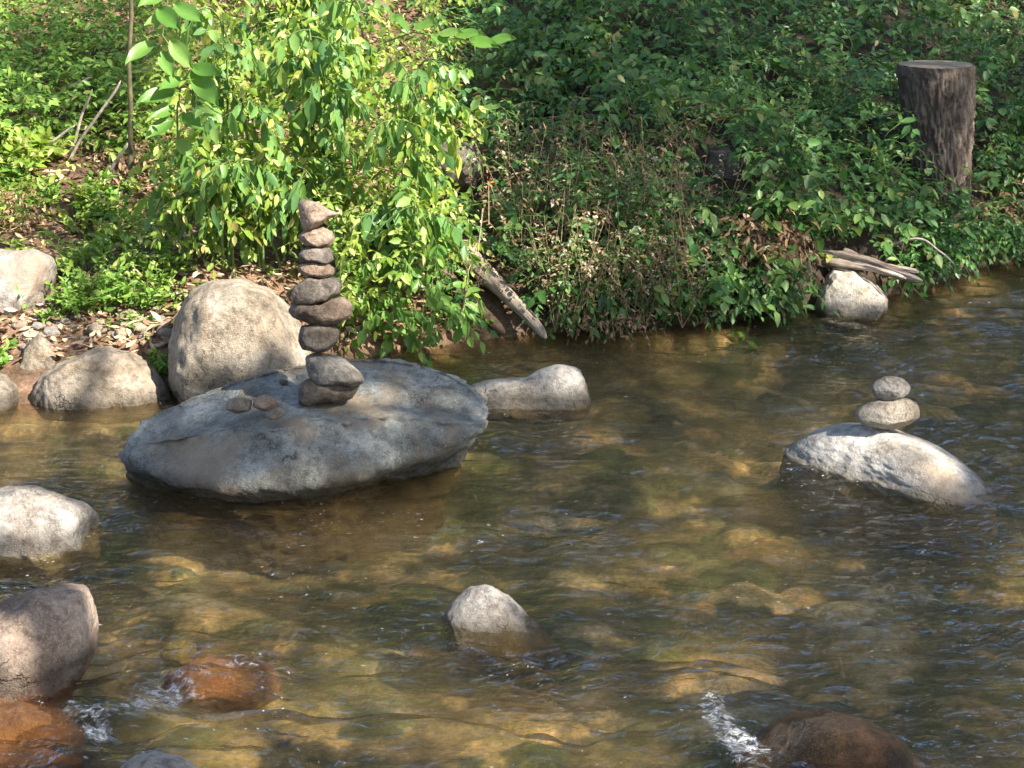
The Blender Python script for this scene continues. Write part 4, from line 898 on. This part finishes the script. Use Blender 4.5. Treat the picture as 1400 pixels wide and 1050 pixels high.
# pale flower stalk beside the log
rg = np.random.default_rng(15); b = Bag(); P = np.array([at_y(a, c, 5.95) for a, c in [(660, 285), (655, 330), (640, 370), (632, 430), (634, 450)]]); b.tubes(P[None], .003, .002, 5)
for k in range(60):
    i = rg.random() * 3.9; A_ = P[int(i)] + (P[int(i) + 1] - P[int(i)]) * (i % 1); v = unit(rg.normal(0, 1, 3) + np.array([0, -.3, 0])); b.add(A_ + v * .012, v, rg.normal(0, 1, 3), rg.uniform(.008, .016), rg.uniform(.006, .01), .2)
plant('flower_stalk', b, M['bract'], M['stem_tan'], tuple(P[0]), 'pale sunlit flower stalk with whitish buds left of the log', 'flower stalk')
for k, (a, c) in enumerate([(668, 248), (638, 345), (725, 240)]):
    b = Bag(); p = at_y(a, c, 6.1 if k < 2 else 6.6); v = rg.normal(0, 1, (14, 3)); b.add(p + unit(v) * .008 + np.array([0, 0, 1]) * rg.uniform(-.02, .02, (14, 1)), unit(v), rg.normal(0, 1, (14, 3)), .013, .007, .2); b.tubes(np.array([p - np.array([0, 0, .14]), p])[None], .002, .0015, 4)
    plant('flower', b, M['flower_orange'] if k < 2 else M['bract'], M['stem_tan'], tuple(p), ['orange blossom at the thicket edge above the round leaved vine', 'small orange blossom on the pale flower stalk', 'cream flower spike catching sun left in the shaded thicket'][k], 'flower')

# ------------------------------------------------------------------ trees: unseen canopy laid out to cast shade, and wood behind
SUN = unit(np.array([.80, -.60, math.tan(R(42.0))]))
rg = np.random.default_rng(3)
BOULD = [(150, 640), (160, 600), (240, 545), (300, 528), (420, 495), (560, 490), (660, 530), (670, 575), (600, 625), (480, 672), (340, 692), (220, 670)]
def shade(px, py, x, y):
    p = np.full(px.shape, .5)
    wl = np.interp(px, [w[0] for w in WL], [w[1] for w in WL]); bank = py < wl
    nz = fbm(p2(x * 2.1, y * 2.4, 40), 3)
    p = np.where(~bank, np.clip(.62 + 1.1 * nz, .06, .96), p)
    def el(cx, cy, rx, ry): return ((px - cx) / rx) ** 2 + ((py - cy) / ry) ** 2 < 1
    p = np.where(~bank & (px > 600) & (py < 640), np.clip(.86 + .4 * nz, .5, .96), p)
    p = np.where(~bank & (px < 620) & (py > 660), np.clip(.52 + 1.0 * nz, .05, .93), p)
    r = bank & (px > LITX(py)); p = np.where(r, np.clip(.90 + .25 * nz, .7, .96), p)
    p = np.where(r & el(1160, 200, 140, 110), .78, p); p = np.where(r & el(850, 330, 180, 100), .8, p); p = np.where(r & el(1340, 20, 110, 60), .45, p)
    p = np.where(el(1165, 395, 65, 40), .35, p); p = np.where(el(980, 430, 60, 40), .45, p); p = np.where(el(715, 270, 25, 70), .3, p); p = np.where(el(690, 405, 40, 55), .25, p)
    l = bank & (px <= LITX(py)); p = np.where(l, .03, p); p = np.where(l & el(90, 120, 130, 80), .75, p)
    p = np.where(el(1200, 610, 130, 80), np.clip(.45 + nz, .1, .9), p); p = np.where(el(1215, 550, 50, 50), .3, p)
    p = np.where(el(50, 700, 110, 50), .4, p); p = np.where(el(60, 870, 100, 90), .1, p); p = np.where(el(740, 525, 80, 40), .55, p)
    p = np.where(inpoly(px, py, BOULD), .90, p)
    p = np.where(el(430, 370, 70, 110) & ~l, .5, p)
    return np.clip(p, .02, .97)
n = 60000
gxs, gys = rg.uniform(-3.2, 4.2, n), rg.uniform(2.0, 9.6, n); gz = np.maximum(H0(gxs, gys), 0)
gp = np.stack([gxs, gys, gz], -1)
ax, ay = to_px(gp)
# the boulder and tower stand above the water: take their shade from where they are
hb = (np.hypot((gxs + .5) / .55, (gys - 4.72) / .33) < 1); gp[hb, 2] = .2; ax, ay = to_px(gp)
pr = shade(ax, ay, gp[:, 0], gp[:, 1]); dens = -np.log(1 - pr) / 3.5
k = rg.random(n) < dens; gp = gp[k]; n = len(gp)
tt = rg.uniform(6.0, 9.5, n); cp = gp + SUN * tt[:, None]  # crown leaves set up-sun of each point meant to be shaded
def carve(p0, p1, rad, prob):  # drops crown leaves that would keep the sun off this segment
    global cp
    p0, p1 = np.array(p0), np.array(p1); best = np.full(len(cp), 9.)
    for f in np.linspace(0, 1, 7):
        w = cp - (p0 + (p1 - p0) * f); best = np.minimum(best, np.linalg.norm(w - (w @ SUN)[:, None] * SUN, axis=1))
    cp = cp[~((best < rad) & (rg.random(len(cp)) < prob))]
carve((-.49, 4.71, .48), (-.50, 4.71, .74), .13, .93); carve((-.44, 4.71, .3), (-.47, 4.71, .42), .10, .9)
for cx_, cy_, dep_, w_, h_, q_ in [(340, 450, 5.5, 80, 70, .93), (20, 395, 5.9, 70, 55, .95), (140, 520, 5.4, 90, 40, .95), (1165, 393, 6.5, 50, 34, .97), (1185, 355, 6.6, 70, 18, .7), (1315, 180, 7.2, 14, 90, .4), (60, 860, 3.42, 85, 75, .98), (695, 415, 6.3, 45, 55, .95), (50, 695, 4.2, 85, 34, .7), (55, 985, 3.3, 80, 30, .85), (300, 925, 3.6, 80, 35, .8), (1150, 1010, 3.15, 110, 35, .8), (765, 518, 5.2, 40, 22, .95), (700, 525, 5.2, 40, 14, .8), (685, 830, 3.75, 50, 36, .95), (520, 380, 6.0, 100, 90, .9), (420, 180, 5.9, 180, 170, .9)]:
    for u_ in (-1, 0, 1):
        a_, b_ = at_y(cx_ + u_ * w_ * .7, cy_ - h_ * .7, dep_), at_y(cx_ + u_ * w_ * .7, cy_ + h_ * .7, dep_)
        carve(a_, b_, w_ * .45 / 2600 * dep_ + .03, q_)
for u_ in np.linspace(-1.0, .5, 9) * .45 - .42:
    for v_ in (4.68, 4.78, 4.88): carve((u_, v_ + .04, .2), (u_ + .02, v_ + .04, .22), .055, .45)
carve((.94, 4.75, .2), (.94, 4.75, .32), .13, .85); carve((1.05, 4.6, .05), (.9, 4.6, .12), .1, .6)
home = np.where(cp[:, 0] + .35 * (cp[:, 1] - 1) > 5.6, 1, 0)
nv = 6
for tI, (bx, by, lab) in enumerate([(4.4, -1.6, 'tall unseen tree on the near bank, crown shaped to shade the stream'), (8.2, 1.0, 'second unseen tree on the near bank, crown shaped to shade the far thicket')]):
    q = cp[home == tI]
    if len(q) < 10: continue
    b = Bag(); m = len(q)
    for j in range(nv // 2):
        v = unit(rg.normal(0, 1, (m, 3)) * np.array([1, 1, .5])); b.add(q + rg.normal(0, .035, (m, 3)), v, np.array([0, 0, 1.]) + rg.normal(0, .5, (m, 3)), rg.uniform(.06, .11, m), rg.uniform(.035, .06, m), .15)
    base = np.array([bx, by, hz(bx, by) - .05]); e = empty('tree', base); tag(e, lab, 'tree', 'unseen trees shaped to shade the stream')
    V, F = b.leaves(True); mesh_obj('crown', V, F, M['canopy'], e, origin=base)
    tb_ = Bag(); cz = q.mean(0); top = np.array([cz[0] * .6 + bx * .4, cz[1] * .6 + by * .4, cz[2]])
    t = np.linspace(0, 1, 12)[:, None]; Pm = base + (top - base) * t + np.array([.15, .1, 0]) * np.sin(t * 5); tb_.tubes(Pm[None], .17, .07, 14)
    for j in range(16):
        s = Pm[rg.integers(5, 12)]; c = q[rg.integers(0, m)]; t = np.linspace(0, 1, 8)[:, None]
        tb_.tubes((s + (c - s) * t + np.array([0, 0, .35]) * np.sin(t * math.pi))[None], .045, .008, 7)
    V, F = tb_.stems(); mesh_obj('trunk', V, F, M['trunk'], e, origin=base)
# wood beyond the bank
base_tree = None
for k, (x, y, s) in enumerate([(-5.5, 14.5, .7), (-2.2, 17, .75), (2.2, 17.8, .5), (5.8, 18.6, .65), (-9, 17.5, .9), (12.5, 17, .8)]):
    if base_tree is None:
        m = 5200; ct = rg.normal(0, 1, (46, 3)) * np.array([1.0, 1.0, 1.15]) + np.array([0, 0, 3.6]); q = ct[rg.integers(0, 46, m)] + rg.normal(0, .3, (m, 3)); b = Bag()
        b.add(q, unit(rg.normal(0, 1, (m, 3))), np.array([0, 0, 1.]) + rg.normal(0, .6, (m, 3)), rg.uniform(.12, .2, m), rg.uniform(.07, .11, m), .1)
        e = empty('tree', (0, 0, 0)); V, F = b.leaves(True); mesh_obj('crown', V, F, M['canopy'], e); tb_ = Bag()
        t = np.linspace(0, 1, 10)[:, None]; tb_.tubes((t * np.array([.1, 0, 4.2]) + np.array([.1, .08, 0]) * np.sin(t * 6))[None], .16, .03, 12)
        for j in range(14):
            c = ct[j]; s0 = np.array([.05, 0, 1.4 + .15 * j]); tb_.tubes((s0 + (c - s0) * np.linspace(0, 1, 6)[:, None])[None], .04, .01, 6)
        V, F = tb_.stems(); mesh_obj('trunk', V, F, M['trunk'], e); base_tree = e
    else: e = copy_tree(base_tree, (0, 0, 0))
    e.location = (x, y, hz(x, y) - .1); e.rotation_euler = (0, 0, k * 1.3); e.scale = (s, s, s)
    tag(e, 'leafy tree of the wood on the hillside beyond the bank', 'tree', 'trees of the wood behind the bank')

# ------------------------------------------------------------------ light
wd = bpy.data.worlds.new('World'); S.world = wd; wd.use_nodes = True; nt = wd.node_tree; nt.nodes.clear()
sk = nt.nodes.new('ShaderNodeTexSky'); sk.sky_type = 'NISHITA'; sk.sun_disc = False
sk.sun_elevation = math.asin(SUN[2]); sk.sun_rotation = math.atan2(SUN[0], SUN[1]); sk.air_density = 1.0; sk.dust_density = 1.5
bg = nt.nodes.new('ShaderNodeBackground'); bg.inputs[1].default_value = 0.094; wo_ = nt.nodes.new('ShaderNodeOutputWorld')
nt.links.new(sk.outputs[0], bg.inputs[0]); nt.links.new(bg.outputs[0], wo_.inputs[0])
sd_ = bpy.data.lights.new('sun', 'SUN'); sd_.energy = 5.0; sd_.angle = R(0.53); sd_.color = (1.0, 0.93, 0.82)
so = bpy.data.objects.new('sun', sd_); COL.objects.link(so); so.location = Vector(SUN * 12)
so.rotation_euler = Vector(SUN).to_track_quat('Z', 'Y').to_euler()
S.view_settings.view_transform = 'Standard'; S.view_settings.look = 'None'; S.view_settings.gamma = 1; S.view_settings.exposure = 1.68
S.cycles.max_bounces = 8; S.cycles.transparent_max_bounces = 12; S.cycles.caustics_refractive = True
S.render.engine = 'CYCLES'
